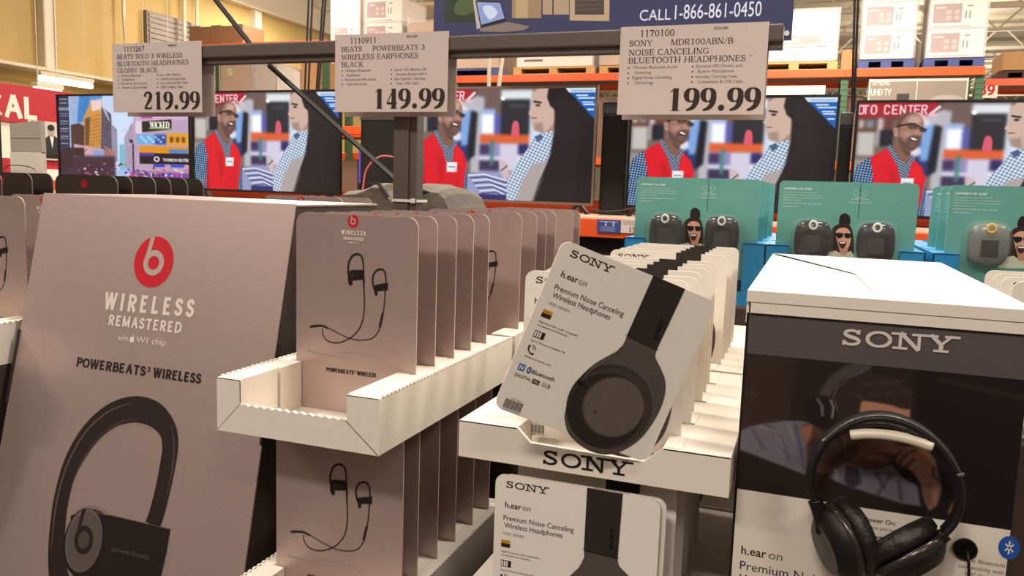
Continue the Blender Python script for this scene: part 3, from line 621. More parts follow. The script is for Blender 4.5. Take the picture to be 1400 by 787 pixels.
for q in ((610, 180, 70, 44, (206, 166, 150)), (545, 318, 48, 30, (184, 138, 122)), (650, 310, 30, 26, (186, 138, 120))): ra.ell(.507 * q[0], .61 * q[1] + 30, q[2] * .5, q[3] * .6, q[4], 6, .9)
ra.poly(c3([(404, 262), (440, 255), (455, 290), (446, 340), (420, 345)]), (190, 146, 132), 2); ra.poly(c3([(420, 275), (442, 280), (436, 325)]), (130, 90, 80), 2, .8)
ra.poly(c3([(446, 345), (480, 352), (530, 400), (560, 350), (610, 335), (690, 335), (684, 400), (642, 470), (592, 492), (530, 476), (470, 430)]), (84, 60, 54), 4, .78)
ra.ell(.507 * 610, .61 * 430 + 30, 16, 14, (126, 90, 80), 5, .8)
ra.poly(c3([(566, 352), (600, 350), (660, 372), (650, 398), (600, 396)]), (60, 26, 28), 1); ra.poly(c3([(580, 356), (610, 354), (654, 374), (640, 384), (602, 376)]), (244, 236, 232), 1); ra.line(c3([(590, 402), (640, 404)]), 7, (150, 90, 86), 2)
ra.poly(c3([(610, 300), (640, 270), (690, 320), (670, 338), (618, 330)]), (176, 128, 110), 3); ra.line(c3([(612, 332), (680, 340)]), 4, (90, 60, 54), 2)
ra.line(c3([(440, 245), (500, 228), (570, 218)]), 9, (22, 16, 18), 1); ra.poly(c3([(530, 232), (600, 212), (650, 245), (636, 272), (570, 270)]), (84, 64, 58), 1); ra.poly(c3([(650, 262), (690, 262), (735, 282), (722, 302), (680, 298)]), (76, 58, 54), 1)
ra.line(c3([(560, 216), (610, 214), (660, 248), (690, 258), (735, 276)]), 7, (20, 14, 16), 1); ra.line(c3([(590, 258), (625, 262)]), 5, (120, 92, 82), 1)
ra.rect(266, 494, 333, 556, (238, 236, 238), 1); ra.rect(276, 520, 322, 528, (120, 130, 160), 1)
# man on the right
ra.poly([(772, 70), (800, 40), (870, 36), (915, 60), (915, 320), (850, 330), (830, 300), (790, 290), (778, 250), (772, 230), (776, 205), (757, 188), (774, 150)], (206, 176, 160), 2); ra.poly([(860, 300), (915, 240), (915, 380), (840, 340)], (170, 136, 120), 4)
ra.poly([(868, 36), (920, 36), (925, 180), (880, 140), (862, 90)], (28, 22, 24), 3); ra.line([(788, 116), (826, 122)], 12, (50, 36, 34), 1); ra.ell(810, 138, 14, 7, (60, 44, 44), 1); ra.line([(778, 214), (804, 214)], 7, (136, 80, 76), 1); ra.poly([(786, 250), (840, 240), (850, 310), (800, 290)], (150, 122, 112), 5, .7); ra.poly([(757, 186), (776, 160), (790, 190), (776, 204)], (214, 178, 160), 1)
ra.plaid([(790, 330), (830, 310), (905, 290), (920, 725), (640, 725), (640, 620), (700, 480), (770, 390)], (104, 128, 160), (186, 202, 222), (238, 243, 250), 19, 24, 1)
ra.poly([(795, 330), (832, 310), (850, 330), (820, 362)], (70, 96, 130), 1); ra.poly([(590, 470), (640, 490), (660, 580), (620, 600), (600, 540)], (206, 186, 186), 4)
# silver package and the dark haired woman
ra.poly([(400, 565), (600, 552), (640, 640), (640, 725), (400, 725)], (150, 156, 196), 1)
for k in range(9): ra.line([(405 + k * 12, 575 + k * 16), (500 + k * 12, 565 + k * 16), (640, 600 + k * 16)], 7, ((238, 240, 250), (60, 60, 110))[k % 2], 1)
ra.rect(470, 690, 640, 725, (50, 46, 110), 2); ra.line([(606, 540), (640, 510)], 6, (30, 30, 40), 1)
ra.poly([(905, 35), (1137, 35), (1137, 725), (795, 725), (840, 580), (890, 440), (910, 300)], (34, 26, 28), 4); ra.poly([(700, 725), (730, 600), (790, 500), (880, 470), (830, 600), (800, 725)], (176, 156, 150), 6, .8); ra.line([(800, 725), (850, 580)], 14, (120, 100, 96), 5, .6)
ra.poly([(1137, 35), (1137, 725), (1040, 725), (1060, 300), (1000, 90)], (22, 17, 19), 12, .7)
for k in range(14): ra.line([(850 + k * 20, 720), (915 + k * 15, 420), (920 + k * 14, 120)], 3, (52, 42, 42), 2, .5)
ra.poly([(965, 35), (1137, 35), (1137, 225)], (20, 92, 180), 1); ra.poly([(965, 35), (1137, 35), (1137, 64), (985, 64)], (206, 226, 240), 1)
for a, b, y in ((1030, 1090, 80), (1040, 1130, 96), (1064, 1120, 120), (1070, 1128, 134), (1094, 1126, 164)): ra.line([(a, y), (b, y)], 8, (226, 236, 248), 1)
ra.line([(1000, 52), (1125, 52)], 6, (130, 150, 170), 1)
ra.poly([(190, 420), (240, 470), (250, 600), (225, 700), (215, 560)], (176, 14, 30), 7, .5); ra.line([(296, 560), (292, 720)], 4, (160, 12, 28), 2, .6); ra.poly([(330, 520), (372, 520), (350, 700), (320, 700)], (190, 16, 32), 8, .5)
PIC_MAN = ra.out()
rb = Ras(260, 148, 38, 72, 970, 735, (170, 190, 226))
rb.rect(38, 72, 970, 300, (196, 212, 240)); rb.poly([(120, 72), (300, 72), (290, 300), (120, 400)], (150, 176, 220)); rb.blur(6)
rb.poly([(200, 72), (280, 72), (275, 130), (215, 270), (178, 270)], (60, 130, 200), 1); rb.poly([(280, 72), (372, 72), (360, 120), (285, 130)], (90, 150, 216), 1)
rb.poly([(225, 240), (290, 100), (365, 120), (345, 470), (210, 470)], (214, 150, 70), 1); rb.poly([(285, 110), (360, 95), (360, 170), (290, 190)], (236, 206, 206), 1)
for k in range(9): rb.line([(235, 250 + k * 24), (352, 210 + k * 27)], 3, (130, 84, 44), 1)
for k in range(6): rb.line([(240 + k * 20, 240), (236 + k * 20, 470)], 3, (140, 92, 50), 1)
rb.poly([(362, 150), (432, 210), (430, 560), (345, 520)], (96, 84, 100), 1); rb.poly([(362, 150), (396, 180), (420, 260), (405, 250)], (170, 176, 200), 1)
rb.poly([(130, 290), (190, 275), (232, 300), (225, 450), (130, 470)], (80, 54, 48), 1); rb.poly([(240, 240), (275, 230), (262, 440), (232, 440)], (90, 60, 40), 2, .8)
rb.poly([(432, 180), (610, 180), (560, 320), (520, 620), (440, 620)], (206, 224, 250), 3); rb.poly([(430, 280), (470, 320), (470, 560), (430, 560)], (150, 146, 170), 1); rb.poly([(485, 430), (520, 430), (520, 620), (480, 620)], (120, 190, 210), 2); rb.poly([(520, 380), (570, 280), (620, 270), (600, 600), (520, 610)], (170, 156, 180), 1)
rb.poly([(150, 432), (370, 470), (372, 545), (140, 515)], (206, 168, 180), 1); rb.poly([(290, 470), (372, 475), (374, 545), (290, 530)], (150, 160, 210), 2); rb.line([(205, 510), (245, 470)], 8, (150, 90, 110), 1); rb.poly([(370, 440), (450, 480), (450, 600), (380, 570)], (170, 120, 110), 1)
rb.rect(38, 520, 450, 735, (66, 44, 60), 6); rng = np.random.RandomState(3)
for k in range(70): rb.ell(60 + rng.rand() * 900, 570 + rng.rand() * 110, 4 + rng.rand() * 9, 4 + rng.rand() * 6, [(190, 70, 100), (240, 220, 236), (70, 60, 170), (200, 110, 60), (30, 24, 40)][k % 5], 1)
rb.poly([(590, 210), (970, 72), (970, 735), (560, 735)], (190, 160, 190), 2); rb.rect(600, 72, 970, 250, (212, 176, 206), 2); rb.rect(640, 206, 720, 240, (180, 70, 150), 3)
rb.rect(600, 255, 645, 350, (226, 206, 220), 1)
rb.poly([(648, 262), (852, 246), (852, 318), (648, 340)], (40, 40, 36), 1); rb.rect(700, 306, 846, 316, (140, 180, 70), 1)
rb.rect(610, 355, 810, 425, (110, 176, 226), 1); rb.rect(735, 355, 815, 425, (50, 80, 160), 4)
for k in range(10): rb.ell(640 + k * 17, 375 + (k % 3) * 16, 9, 6, (226, 240, 250), 2)
rb.rect(815, 345, 970, 430, (226, 160, 40), 1); rb.rect(626, 440, 970, 492, (226, 146, 30), 1); rb.rect(830, 460, 960, 495, (90, 130, 190), 2)
for k in range(3): rb.rect(838 + k * 40, 372, 862 + k * 40, 410, (130, 70, 40), 2)
rb.rect(626, 490, 970, 570, (34, 20, 30), 1); rb.rect(626, 490, 730, 512, (90, 60, 170), 3)
rb.ell(745, 533, 20, 20, (230, 226, 230)); rb.ell(745, 533, 11, 11, (40, 24, 34))
rb.rect(575, 420, 586, 700, (50, 40, 46), 1); rb.ell(570, 405, 14, 14, (60, 50, 60), 1); rb.rect(720, 572, 800, 590, (40, 50, 200), 2); rb.rect(840, 572, 930, 590, (40, 70, 210), 2)
rb.rect(560, 630, 970, 735, (120, 70, 150), 6)
for k in range(60): rb.ell(520 + rng.rand() * 440, 600 + rng.rand() * 90, 4 + rng.rand() * 9, 4 + rng.rand() * 5, [(230, 60, 140), (240, 220, 246), (70, 60, 200), (200, 160, 90), (30, 24, 60)][k % 5], 1)
for k in range(120): rb.rect(*(lambda x, y: (x, y, x + 5, y + 8))(365 + rng.rand() * 60, 220 + rng.rand() * 300), ((70, 60, 76), (130, 120, 140), (60, 50, 66))[k % 3], 0, .7)
for k in range(60): rb.rect(*(lambda x, y: (x, y, x + 6, y + 9))(520 + rng.rand() * 90, 300 + rng.rand() * 280), ((130, 116, 150), (210, 196, 214))[k % 2], 0, .6)
for k in range(60): rb.rect(*(lambda x, y: (x, y, x + 4, y + 10))(182 + rng.rand() * 90, 80 + rng.rand() * 170), ((40, 110, 190), (110, 180, 226))[k % 2], 0, .5)
for k in range(50): rb.rect(*(lambda x, y: (x, y, x + 26, y + 10))(640 + rng.rand() * 300, 90 + rng.rand() * 120), ((226, 196, 220), (180, 130, 170), (240, 220, 200))[k % 3], 1, .5)
rb.poly([(38, 480), (130, 460), (225, 460), (225, 530), (140, 520), (140, 600), (38, 640)], (56, 36, 42), 3)
rb.rect(38, 72, 118, 480, (28, 34, 56), 1, .9); rb.rect(38, 160, 130, 178, (190, 200, 226), 4, .8)
for y in (96, 124, 204, 222, 262, 280, 318, 336, 376, 392, 430): rb.line([(52, y), (106, y)], 6, (196, 204, 220), 1, .85)
rb.line([(120, 100), (160, 150)], 10, (190, 196, 210), 4)
PIC_SQ = rb.out()
def television(x0, x1, z0, z1, lab, pic, frame=m_bez, y=4.5, feet=True, extra=None):
    t = thing('television', lab, 'television', ((x0 + x1) / 2, y, z0), group='televisions on the display wall'); w, h = (x1 - x0) / 2, z1 - z0; b = .014
    bm = bmesh.new(); box(bm, -w + .03, w - .03, .014, .05, .03, h - .03, 0, .01); finish(bm, 'back_shell', m_bez, t)
    bm = bmesh.new(); box(bm, -w, w, -.008, .014, 0, b); box(bm, -w, w, -.008, .014, h - b, h); box(bm, -w, -w + b, -.008, .014, b, h - b); box(bm, w - b, w, -.008, .014, b, h - b)
    finish(bm, 'frame', frame, t)
    if pic is None:
        bm = bmesh.new(); box(bm, -w + b, w - b, 0, .012, b, h - b); finish(bm, 'screen', m_blackgloss, t)
    else:
        p = Pr(1.0); p.grid(pic, -w + b, b, w - b, h - b); 
        if extra: extra(p, w, h)
        p.build('screen', t, SCREEN)
    if feet:
        for s in (-.86, .86):
            bm = bmesh.new(); prism_xz(bm, [(s * w - .07, -.05), (s * w - .045, -.05), (s * w - .005, -.012), (s * w + .035, -.05), (s * w + .06, -.05), (s * w + .012, .004), (s * w - .022, .004)], 0, .03); finish(bm, 'foot', m_black, t)
    return t
television(-2.372, -1.165, 1.47, 2.145, 'middle television with silver frame showing a man in a red vest', PIC_MAN, m_bezs)
television(-4.012, -2.835, 1.472, 2.140, 'television with red vest picture left of the steel post', PIC_MAN)
def wicked(p, w, h):
    k = 1.0; p.glyphs('WICKED', w * .42, h * .64, h * .065, w * .28, (240, 236, 220), 1, thick=.22, thin=.08, ser=.08)
    p.text('THOMSON REUTERS', w * .60, h * .29, h * .03, (236, 226, 230), 1, width=w * .38, bold=.02)
television(-5.255, -4.03, 1.472, 2.13, 'television showing city street with tall billboards at left', PIC_SQ, extra=wicked)
television(-.98, .104, 1.470, 2.082, 'television with red vest picture behind the 199.99 price sign', PIC_MAN)
television(.180, 1.192, 1.470, 2.052, 'rightmost television with red sign lettering in its picture', PIC_MAN)
t0 = television(-7.0, -5.865, 1.5, 2.23, 'television cut off at the left edge with dark screen', None, feet=False)
bm = bmesh.new(); lathe(bm, [(.02, 0), (.02, -1.5), (.2, -1.5), (.2, -1.49)], (0, .03, .01), (0, 0, 1), 16); finish(bm, 'stand', m_black, t0)
# shelf the televisions stand on
t = thing('display_shelf', 'long shelf with orange front under the televisions', 'shelf', (-2.6, 4.1, 0))
m_shelf = M('pale_shelf_top', (206, 178, 148), .5, 0, .06)
bm = bmesh.new(); box(bm, -3.2, 4.2, 0, 1.0, 1.395, 1.42); finish(bm, 'shelf_top', m_shelf, t)
bm = bmesh.new(); box(bm, -3.2, 4.2, -.015, .012, 1.315, 1.412, 0, .004); finish(bm, 'front_band', m_orange, t)
bm = bmesh.new(); box(bm, -3.2, 4.2, .62, .66, 1.42, 1.50); finish(bm, 'back_rail', m_orange, t)
bm = bmesh.new(); box(bm, -3.2, 4.2, .15, 1.0, 0, 1.395); finish(bm, 'body', M('dark_shelf_body', (44, 38, 36), .7), t)
# placards on the band
q = (-1.029,-0.909,1.343,1.410); t = thing('placard', 'small blue offer placard on the orange shelf band', 'placard', ((q[0] + q[1]) / 2, 4.075, q[2]))
w, h = (q[1] - q[0]) / 2, q[3] - q[2]
bm = bmesh.new(); box(bm, -w, w, 0, .006, 0, h); finish(bm, 'placard_card', M('blue_placard', (52, 66, 130), .5), t)
p = Pr(1.0); p.text('2', -w * .35, h * .55, h * .26, (226, 226, 236), 0, bold=.02); p.text('2', w * .3, h * .55, h * .26, (226, 226, 236), 0, bold=.02)
for k in range(4): p.rect(-w * .7, h * (.12 + .1 * k), w * .6, h * (.15 + .1 * k), (150, 160, 200))
p.rect(-w * .8, h * .82, w * .8, h * .87, (170, 176, 206)); p.build('placard_print', t)
q = (-0.905,-0.766,1.346,1.416); t = thing('price_tag', 'white price tag reading 1599 beside the blue placard', 'price tag', ((q[0] + q[1]) / 2, 4.075, q[2]))
w, h = (q[1] - q[0]) / 2, q[3] - q[2]
bm = bmesh.new(); box(bm, -w, w, 0, .006, 0, h); finish(bm, 'tag_card', m_paper, t)
p = Pr(1.0); p.glyphs('1599', -w * .4, h * .06, h * .4, w * 1.0, (50, 40, 40), 0, thick=.18, thin=.07, ser=.08)
for k in range(4): p.rect(-w * .9, h * (.6 + .09 * k), w * (.3 + .15 * (k % 2)), h * (.63 + .09 * k), (150, 136, 134))
p.build('tag_print', t)
# dark cabinets between the televisions
for k, (x0, x1, z1, lab) in enumerate(((-2.73, -2.40, 2.02, 'tall black speaker cabinet left of the steel post'), (-1.15, -1.0, 2.06, 'tall black speaker cabinet right of the middle television'), (.112, .176, 2.0, 'slim black speaker cabinet left of the rightmost television'))):
    t = thing('speaker_cabinet', lab, 'speaker', ((x0 + x1) / 2, 4.56, 1.42), group='black speaker cabinets'); w = (x1 - x0) / 2
    bm = bmesh.new(); box(bm, -w, w, 0, .15, 0.0005, z1 - 1.42, 0, .008); finish(bm, 'cabinet_body', m_black, t)
    bm = bmesh.new(); box(bm, -w * .9, w * .9, -.008, 0, .03, z1 - 1.50); finish(bm, 'speaker_cloth', M('speaker_cloth', (26, 23, 21), .9), t)
    bm = bmesh.new(); box(bm, -w, w, -.006, 0, z1 - 1.485, z1 - 1.43); finish(bm, 'top_panel', M('grey_panel', (70, 64, 60), .5), t)
# lit panels seen through the gap
bm = bmesh.new(); box(bm, -6.3, -5.9, 8.4, 8.45, 0, 2.1); tag(finish(bm, 'dark_panel', m_blackgloss), 'dark glossy panel seen through the gap by the post', 'panel')
q = (-4.812,-4.718,1.563,1.930); t = thing('advert_display', 'lit violet advert screen seen through the gap by the post', 'screen', ((q[0] + q[1]) / 2, 8.0, 0)); w = (q[1] - q[0]) / 2
bm = bmesh.new(); box(bm, -w, w, .01, .06, 0, q[3] + .02); finish(bm, 'screen_case', m_black, t)
p = Pr(1.0); p.rect(-w * .9, q[2], w * .9, q[3], (170, 150, 240)); p.rect(-w * .9, q[2], -w * .3, q[3], (90, 80, 180), 1); p.build('screen', t, SCREEN)
# cables
bm = bmesh.new(); tube(bm, catmull([(-2.648,4.450,1.434),(-2.644,4.450,1.503),(-2.634,4.450,1.580),(-2.619,4.450,1.640),(-2.573,4.450,1.695),(-2.501,4.450,1.728),(-2.394,4.450,1.716)], 5), .006, 6); tag(finish(bm, 'pink_cable', M('pink_cord', (196, 90, 96), .5)), 'thin pink cable curving left of the steel post', 'cable')
bm = bmesh.new(); tube(bm, catmull([(-1.141,4.360,1.453),(-1.070,4.360,1.444),(-0.988,4.360,1.451),(-0.888,4.360,1.471),(-0.809,4.360,1.490)], 5), .005, 6); tag(finish(bm, 'power_cord', m_wire), 'thin black power cord lying on the orange shelf', 'cord')
for k, (a, lab) in enumerate((([(-3.112,4.570,2.985),(-3.155,4.570,2.167)], 'first black hanging cable above the second television'), ([(-3.085,4.570,2.983),(-3.127,4.570,2.166)], 'second black hanging cable above the second television'), ([(-2.997,4.570,2.978),(-3.065,4.570,2.166)], 'third black hanging cable above the second television'), ([(-2.976,4.570,2.976),(-3.048,4.570,2.165)], 'fourth black hanging cable above the second television'), ([(0.124,4.640,2.794),(0.166,4.640,2.039)], 'left black hanging cable beside the white wrapped stack'), ([(0.143,4.670,2.801),(0.178,4.670,2.042)], 'right black hanging cable beside the white wrapped stack'))):
    dx = (a[1][0] - a[0][0]) / (a[1][2] - a[0][2]); xt = a[0][0] + dx * (6.5 - a[0][2]); y = a[0][1]
    bm = bmesh.new(); tube(bm, [(xt, y, 6.52), (a[1][0], y, a[1][2]), (a[1][0], y, 1.4205 if k < 4 else 2.0005)], .007, 6)
    tag(finish(bm, 'hanging_cable', m_wire), lab, 'cable', 'black cables hanging in front of the racks')
# grey foam boxes by the optical shop
q = (-4.478,-4.224,1.492,1.671)
t = thing('grey_carton', 'pale grey box below the darker grey one in front of the optical shop', 'box', ((q[0] + q[1]) / 2, 3.5, 0)); w = (q[1] - q[0]) / 2
bm = bmesh.new(); box(bm, -w, w, 0, .035, 0, 1.672, 0, .004); finish(bm, 'box_body', M('pale_grey_board', (196, 186, 174), .7), t)
bm = bmesh.new(); tube(bm, catmull([(-w * 1.1, -.03, 1.565), (-w * .6, -.05, 1.59), (w * .5, -.05, 1.59), (w * .9, -.03, 1.57)], 5), .003, 6); finish(bm, 'wire_loop', m_wire, t)
t = thing('grey_carton', 'grey box standing on the paler one in front of the optical shop', 'box', ((q[0] + q[1]) / 2 + .006, 3.5, 1.6725))
bm = bmesh.new(); prism_xz(bm, [(-w * .97, 0), (w, 0), (w * .96, .18), (-w * .97, .165)], 0, .03); finish(bm, 'box_body', M('mid_grey_board', (150, 140, 128), .7), t)
bm = bmesh.new(); box(bm, -w * .9, w * .9, -.002, 0, .08, .083); finish(bm, 'seam', M('grey_louvre', (120, 108, 96)), t)
# ------------------------------------------------------------------ steel frame and price signs
t = thing('sign_stand', 'grey-brown steel post and crossbar carrying the price signs', 'sign stand', (-.87, 1.6, 0))
bm = bmesh.new(); box(bm, -.029, .009, .0445, .09, 0, 1.835, 0, .002); box(bm, .009, .028, .05, .085, 0, 1.835, 0, .002); finish(bm, 'post', m_steel, t)
bm = bmesh.new(); box(bm, -.79, .80, .0, .040, 1.838, 1.868, 0, .003); box(bm, -.79, .80, .012, .04, 1.826, 1.838); finish(bm, 'crossbar', m_steel, t)
bm = bmesh.new(); box(bm, -.045, .04, -.05, .4, 0, .03); finish(bm, 'foot', m_steel, t)
bm = bmesh.new(); tube(bm, [(-.385, .07, 1.828), (-.025, .07, 1.555)], .0065, 8); finish(bm, 'brace_rod', m_black, t)
bm = bmesh.new(); tube(bm, [(-.415, .05, 1.866), (-1.39, .09, 2.88)], .0065, 8); finish(bm, 'brace_rod', m_black, t)
t = thing('cable_tie', 'white cable tie around the steel post above the taupe cards', 'cable tie', (-.875, 1.64, 1.513))
bm = bmesh.new(); box(bm, -.026, .038, 0, .0025, 0, .006); box(bm, .0355, .038, 0, .058, 0, .006); box(bm, -.0265, -.024, 0, .058, 0, .006); finish(bm, 'strap', M('nylon_white', (228, 220, 208), .4), t)
bm = bmesh.new(); box(bm, .026, .037, -.006, 0, -.002, .008, 0, .001); finish(bm, 'tie_head', M('nylon_white', (228, 220, 208)), t)
INKC = (52, 38, 36); INKG = (116, 100, 98)
def sign(x, z, lines, bl, price, lab, num):
    t = thing('price_sign', lab, 'price sign', (x, 1.5975, z), group='price signs on the crossbar')
    bm = bmesh.new(); box(bm, -.139, .139, -.0012, 0, 0, .168); box(bm, -.139, .139, 0, .0012, .158, .168); finish(bm, 'front_sheet', m_paper, t)
    bm = bmesh.new(); box(bm, -.139, .139, .0440, .0455, -.006, .155); finish(bm, 'back_sheet', M('sign_back_paper', (196, 180, 174), .65), t)
    p = Pr(); GK = dict(thick=.15, thin=.075, ser=.12, sh=.055, track=.05)
    p.glyphs(num, -101, 148, 12.6, 67, INKC, 0, **GK)
    for tx, xa, y, w in lines: p.glyphs(tx, xa, y, 11.2, w, INKC, 0, **GK)
    for k, (a, b) in enumerate(bl):
        y = 87.5 - k * 9.7
        p.ell(-120, y + 2, 1.6, 1.6, INKC, 0, n=10); p.ell(4, y + 2.4, 1.6, 1.6, INKC, 0, n=10)
        p.text(a, -112 if k % 2 == 0 else -108, y, 5.6, INKG); p.text(b, 11 if k % 2 == 0 else 15, y, 5.6, INKG)
    p.glyphs(price, -40, 6.6, 43, 172, INKC, 0, thick=.25, thin=.05, ser=.17, sh=.035, track=.07)
    for k in range(9): p.rect(40 + k * 2.8, 157.5, 42 + k * 2.8, 161.5, ((130, 114, 110), (96, 84, 80))[k % 2])
    p.rect(39.5, 157, 65.5, 162, (168, 150, 146), -0.2)
    if price == '199.99': p.line([(108, 106), (110, 109), (112, 106)], .8, INKC)
    o = p.build('sign_lettering', t); o.location = (0, -.0012, 0)
    return t
sign(-1.5335, 1.7095, [('BEATS SOLO 3 WIRELESS', -122.5, 130.6, 205), ('BLUETOOTH HEADPHONES', -122.5, 113.6, 224), ('GLOSSY BLACK', -122.5, 97, 127)], [('Wireless Bluetooth', 'Up to 40hr Playtime'), ('Headphones', 'Includes Carrying Case'), ('Mic and On-Ear Controls', '3.5mm RemoteTalk Cable'), ('Answer Calls and Audio', 'USB Charging Cable')], '219.99', 'white price sign reading 219.99 at the left end of the crossbar', '1113267')
sign(-.8835, 1.7095, [('BEATS', -123, 131, 53), ('POWERBEATS 3', -44, 131, 128), ('WIRELESS EARPHONES', -123, 114, 192), ('BLACK', -123, 98, 57)], [('Wireless Bluetooth', 'Up to 12hr Battery Life'), ('Earphones', 'Includes Eartips with 4'), ('Remote and Mic adjusts', 'Size Options, Carrying'), ('Calls and Audio', 'Case, USB Cable')], '149.99', 'white price sign reading 149.99 above the steel post', '1110911')
s3 = sign(-.2345, 1.7035, [('SONY', -121, 130.5, 46), ('MDR100ABN/B', -40, 130.5, 116), ('NOISE CANCELING', -121, 113, 154), ('BLUETOOTH HEADPHONES', -121, 98, 222)], [('Wireless Bluetooth Audio', 'Dynamic HD Drivers and'), ('Streaming', 'Built-In Microphone'), ('Digital Noise Canceling', 'Includes Carrying Case,'), ('Technology', 'Connection & USB Cable')], '199.99', 'white price sign reading 199.99 at the right end of the crossbar', '1170100')

# ------------------------------------------------------------------ trays
def tray(name, lab, x0, x1, y0, y1, zf, zt, wl, wr, slots, front, mat, group=None, sl=.02, gap=.0022, slit=None, teeth=False):
    bm = bmesh.new(); T = .004
    box(bm, x0 + T, x1 - T, y0 + .006, y1 - T, zf, zf + .004)
    box(bm, x0, x0 + T, y0 + .006, y1, zf, zt); box(bm, x1 - T, x1, y0 + .006, y1, zf, zt); box(bm, x0 + T, x1 - T, y1 - T, y1, zf, zt)
    prism_xz(bm, front, y0, y0 + .006)
    for side in (0, 1):
        inner = wl if side == 0 else wr; o_ = (x0 + T) if side == 0 else (x1 - T)
        mid = inner - sl if side == 0 else inner + sl
        a, b = sorted((o_, mid)); box(bm, a, b, y0 + .006, y1 - T, zf + .004, zt)
        ys = [y0 + .006]
        cuts = sorted(list(slots) + ([slit] if slit and side == 0 else []))
        for c in cuts:
            if y0 + .012 < c < y1 - .012: ys += [c - gap, c + gap + (.003 if c == slit else 0)]
        ys.append(y1 - T)
        for k in range(0, len(ys), 2):
            a, b = sorted((mid, inner)); box(bm, a, b, ys[k], ys[k + 1], zf + .004, zt + (.0012 if k % 4 == 0 else 0))
    if teeth:       # torn perforation along the fold
        n = int((y1 - y0) / .011)
        for xx in (x1 - .0035, x0):
            for k in range(n):
                y = y0 + .008 + k * .011; box(bm, xx, xx + .0035, y, y + .006, zt - .001, zt + .0022)
    o = finish(bm, name, mat)
    return tag(o, lab, 'display tray', group)
def zig(xa, xb, z, n=26, a=.0014):
    return [(xa + (xb - xa) * k / n, z + (a if k % 2 else -a)) for k in range(n + 1)]
PBX = -.632; PBY = [1.044, 1.108, 1.177, 1.249, 1.319]; PBR = [1.489, 1.584, 1.647, 1.716]
SNX = -.240; SNY = [1.006, 1.070, 1.134, 1.196, 1.258, 1.322]; SNR = [1.486, 1.544, 1.607, 1.667, 1.729]
TH = .0022
def beats_tray(dx, dy, dz, lab, y0=.9, y1=1.40, cards=PBY, low=True):
    x0, x1, zf, zt = -.767 + dx, -.507 + dx, 1.197 + dz, 1.2735 + dz; wl, wr = -.726 + dx, -.556 + dx
    fr = [(x0, zf), (x1, zf), (x1, zt), (wr, zt)] + zig(wr, wl, zf + .042) + [(wl, zt), (x0, zt)]
    return tray('cardboard_tray', lab, x0, x1, y0 + dy, y1 + dy, zf, zt, wl, wr, [c + dy + TH / 2 for c in cards], fr, m_white, 'white trays of taupe cards', slit=y0 + dy + .085, teeth=True)
b1 = beats_tray(0, 0, 0, 'upper front white tray holding the taupe earphone cards')
beats_tray(0, 0, 0, 'upper white tray behind the front one under taupe cards', 1.415, 1.96, PBR + [1.844, 1.902])
beats_tray(0, -.044, -.318, 'lower front white tray under the upper taupe card tray', .9, 1.44, [c + .044 for c in (1.0, 1.05, 1.12, 1.19, 1.265, 1.342)])
beats_tray(-.8725, .0, 0, 'white tray at the left edge beside the big earphone display', .9, 1.215, [1.12])
beats_tray(-.8725, .0, 0, 'second white tray at the left edge behind the first', 1.225, 1.7, [1.252, 1.318])
p = Pr(1.0)
p.line([(-.5585, 1.2395), (-.508, 1.198)], .0012, (70, 56, 48)); p.line([(-.7665, 1.1985), (-.728, 1.2395)], .0006, (150, 136, 122)); p.line([(-.7665, 1.2733), (-.727, 1.2733)], .0012, (80, 66, 58)); p.line([(-.5555, 1.2733), (-.508, 1.2733)], .0012, (80, 66, 58)); p.line([(-.727, 1.273), (-.727, 1.242)], .0012, (60, 48, 42))
o = p.build('fold_seam', b1); o.location = (0, .9, 0)
def base(name, lab, x0, x1, y0, y1, z0, z1, mat):
    bm = bmesh.new(); box(bm, x0, x1, y0, y1, z0, z1, 0, .004); return tag(finish(bm, name, mat), lab, 'crate')
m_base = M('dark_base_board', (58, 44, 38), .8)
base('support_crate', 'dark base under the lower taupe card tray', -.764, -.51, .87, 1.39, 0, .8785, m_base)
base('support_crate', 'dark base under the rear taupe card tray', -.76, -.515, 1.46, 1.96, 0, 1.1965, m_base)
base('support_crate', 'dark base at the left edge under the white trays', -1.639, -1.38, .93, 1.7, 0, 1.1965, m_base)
def sony_tray(dx, dy, dz, lab, y0=.95, y1=1.415, cards=SNY, notch=True):
    x0, x1, zf, zt = -.415 + dx, -.066 + dx, 1.196 + dz, 1.245 + dz; wl, wr = -.333 + dx, -.146 + dx
    fr = [(x0, zf), (x1, zf), (x1, zt)]
    fr += [(wr, zt), (wr - .022, zt - .020), (wl + .018, zt - .017), (wl, zt), (x0, zt)] if notch else [(x0, zt)]
    return tray('cardboard_tray', lab, x0, x1, y0 + dy, y1 + dy, zf, zt, wl, wr, [c + dy + TH / 2 for c in cards], fr, m_white, 'white trays of headphone cards', sl=.022, gap=.002)
sn = sony_tray(0, 0, 0, 'white tray with large black lettering on its front holding headphone cards')
sony_tray(-.012, .03, 0, 'white tray behind the black lettered one', 1.40, 1.94, [c - .03 for c in SNR])
sony_tray(-.003, .06, -.25, 'lower white tray below the black lettered one', 0.93, 1.36, [1.03, 1.09, 1.15, 1.21])
sony_tray(-.003, .06, -.25, 'lower white tray farther back below the black lettered tray', 1.37, 1.9, [1.44, 1.52, 1.6])
p = Pr(); p.glyphs('SONY', -57.5, 6.9, 19.0, 112.5, (34, 28, 27), 0, thick=.2, thin=.15, ser=.2, sh=.15, track=.1, rot=.3); o = p.build('tray_lettering', sn); o.location = (-.24, .95, 1.196)
p = Pr(1.0); p.line([(-.414, .0485), (-.334, .0485)], .0016, (62, 50, 44)); p.line([(-.145, .0485), (-.067, .0485)], .0016, (62, 50, 44)); o = p.build('fold_seam', sn); o.location = (0, .95, 1.196)
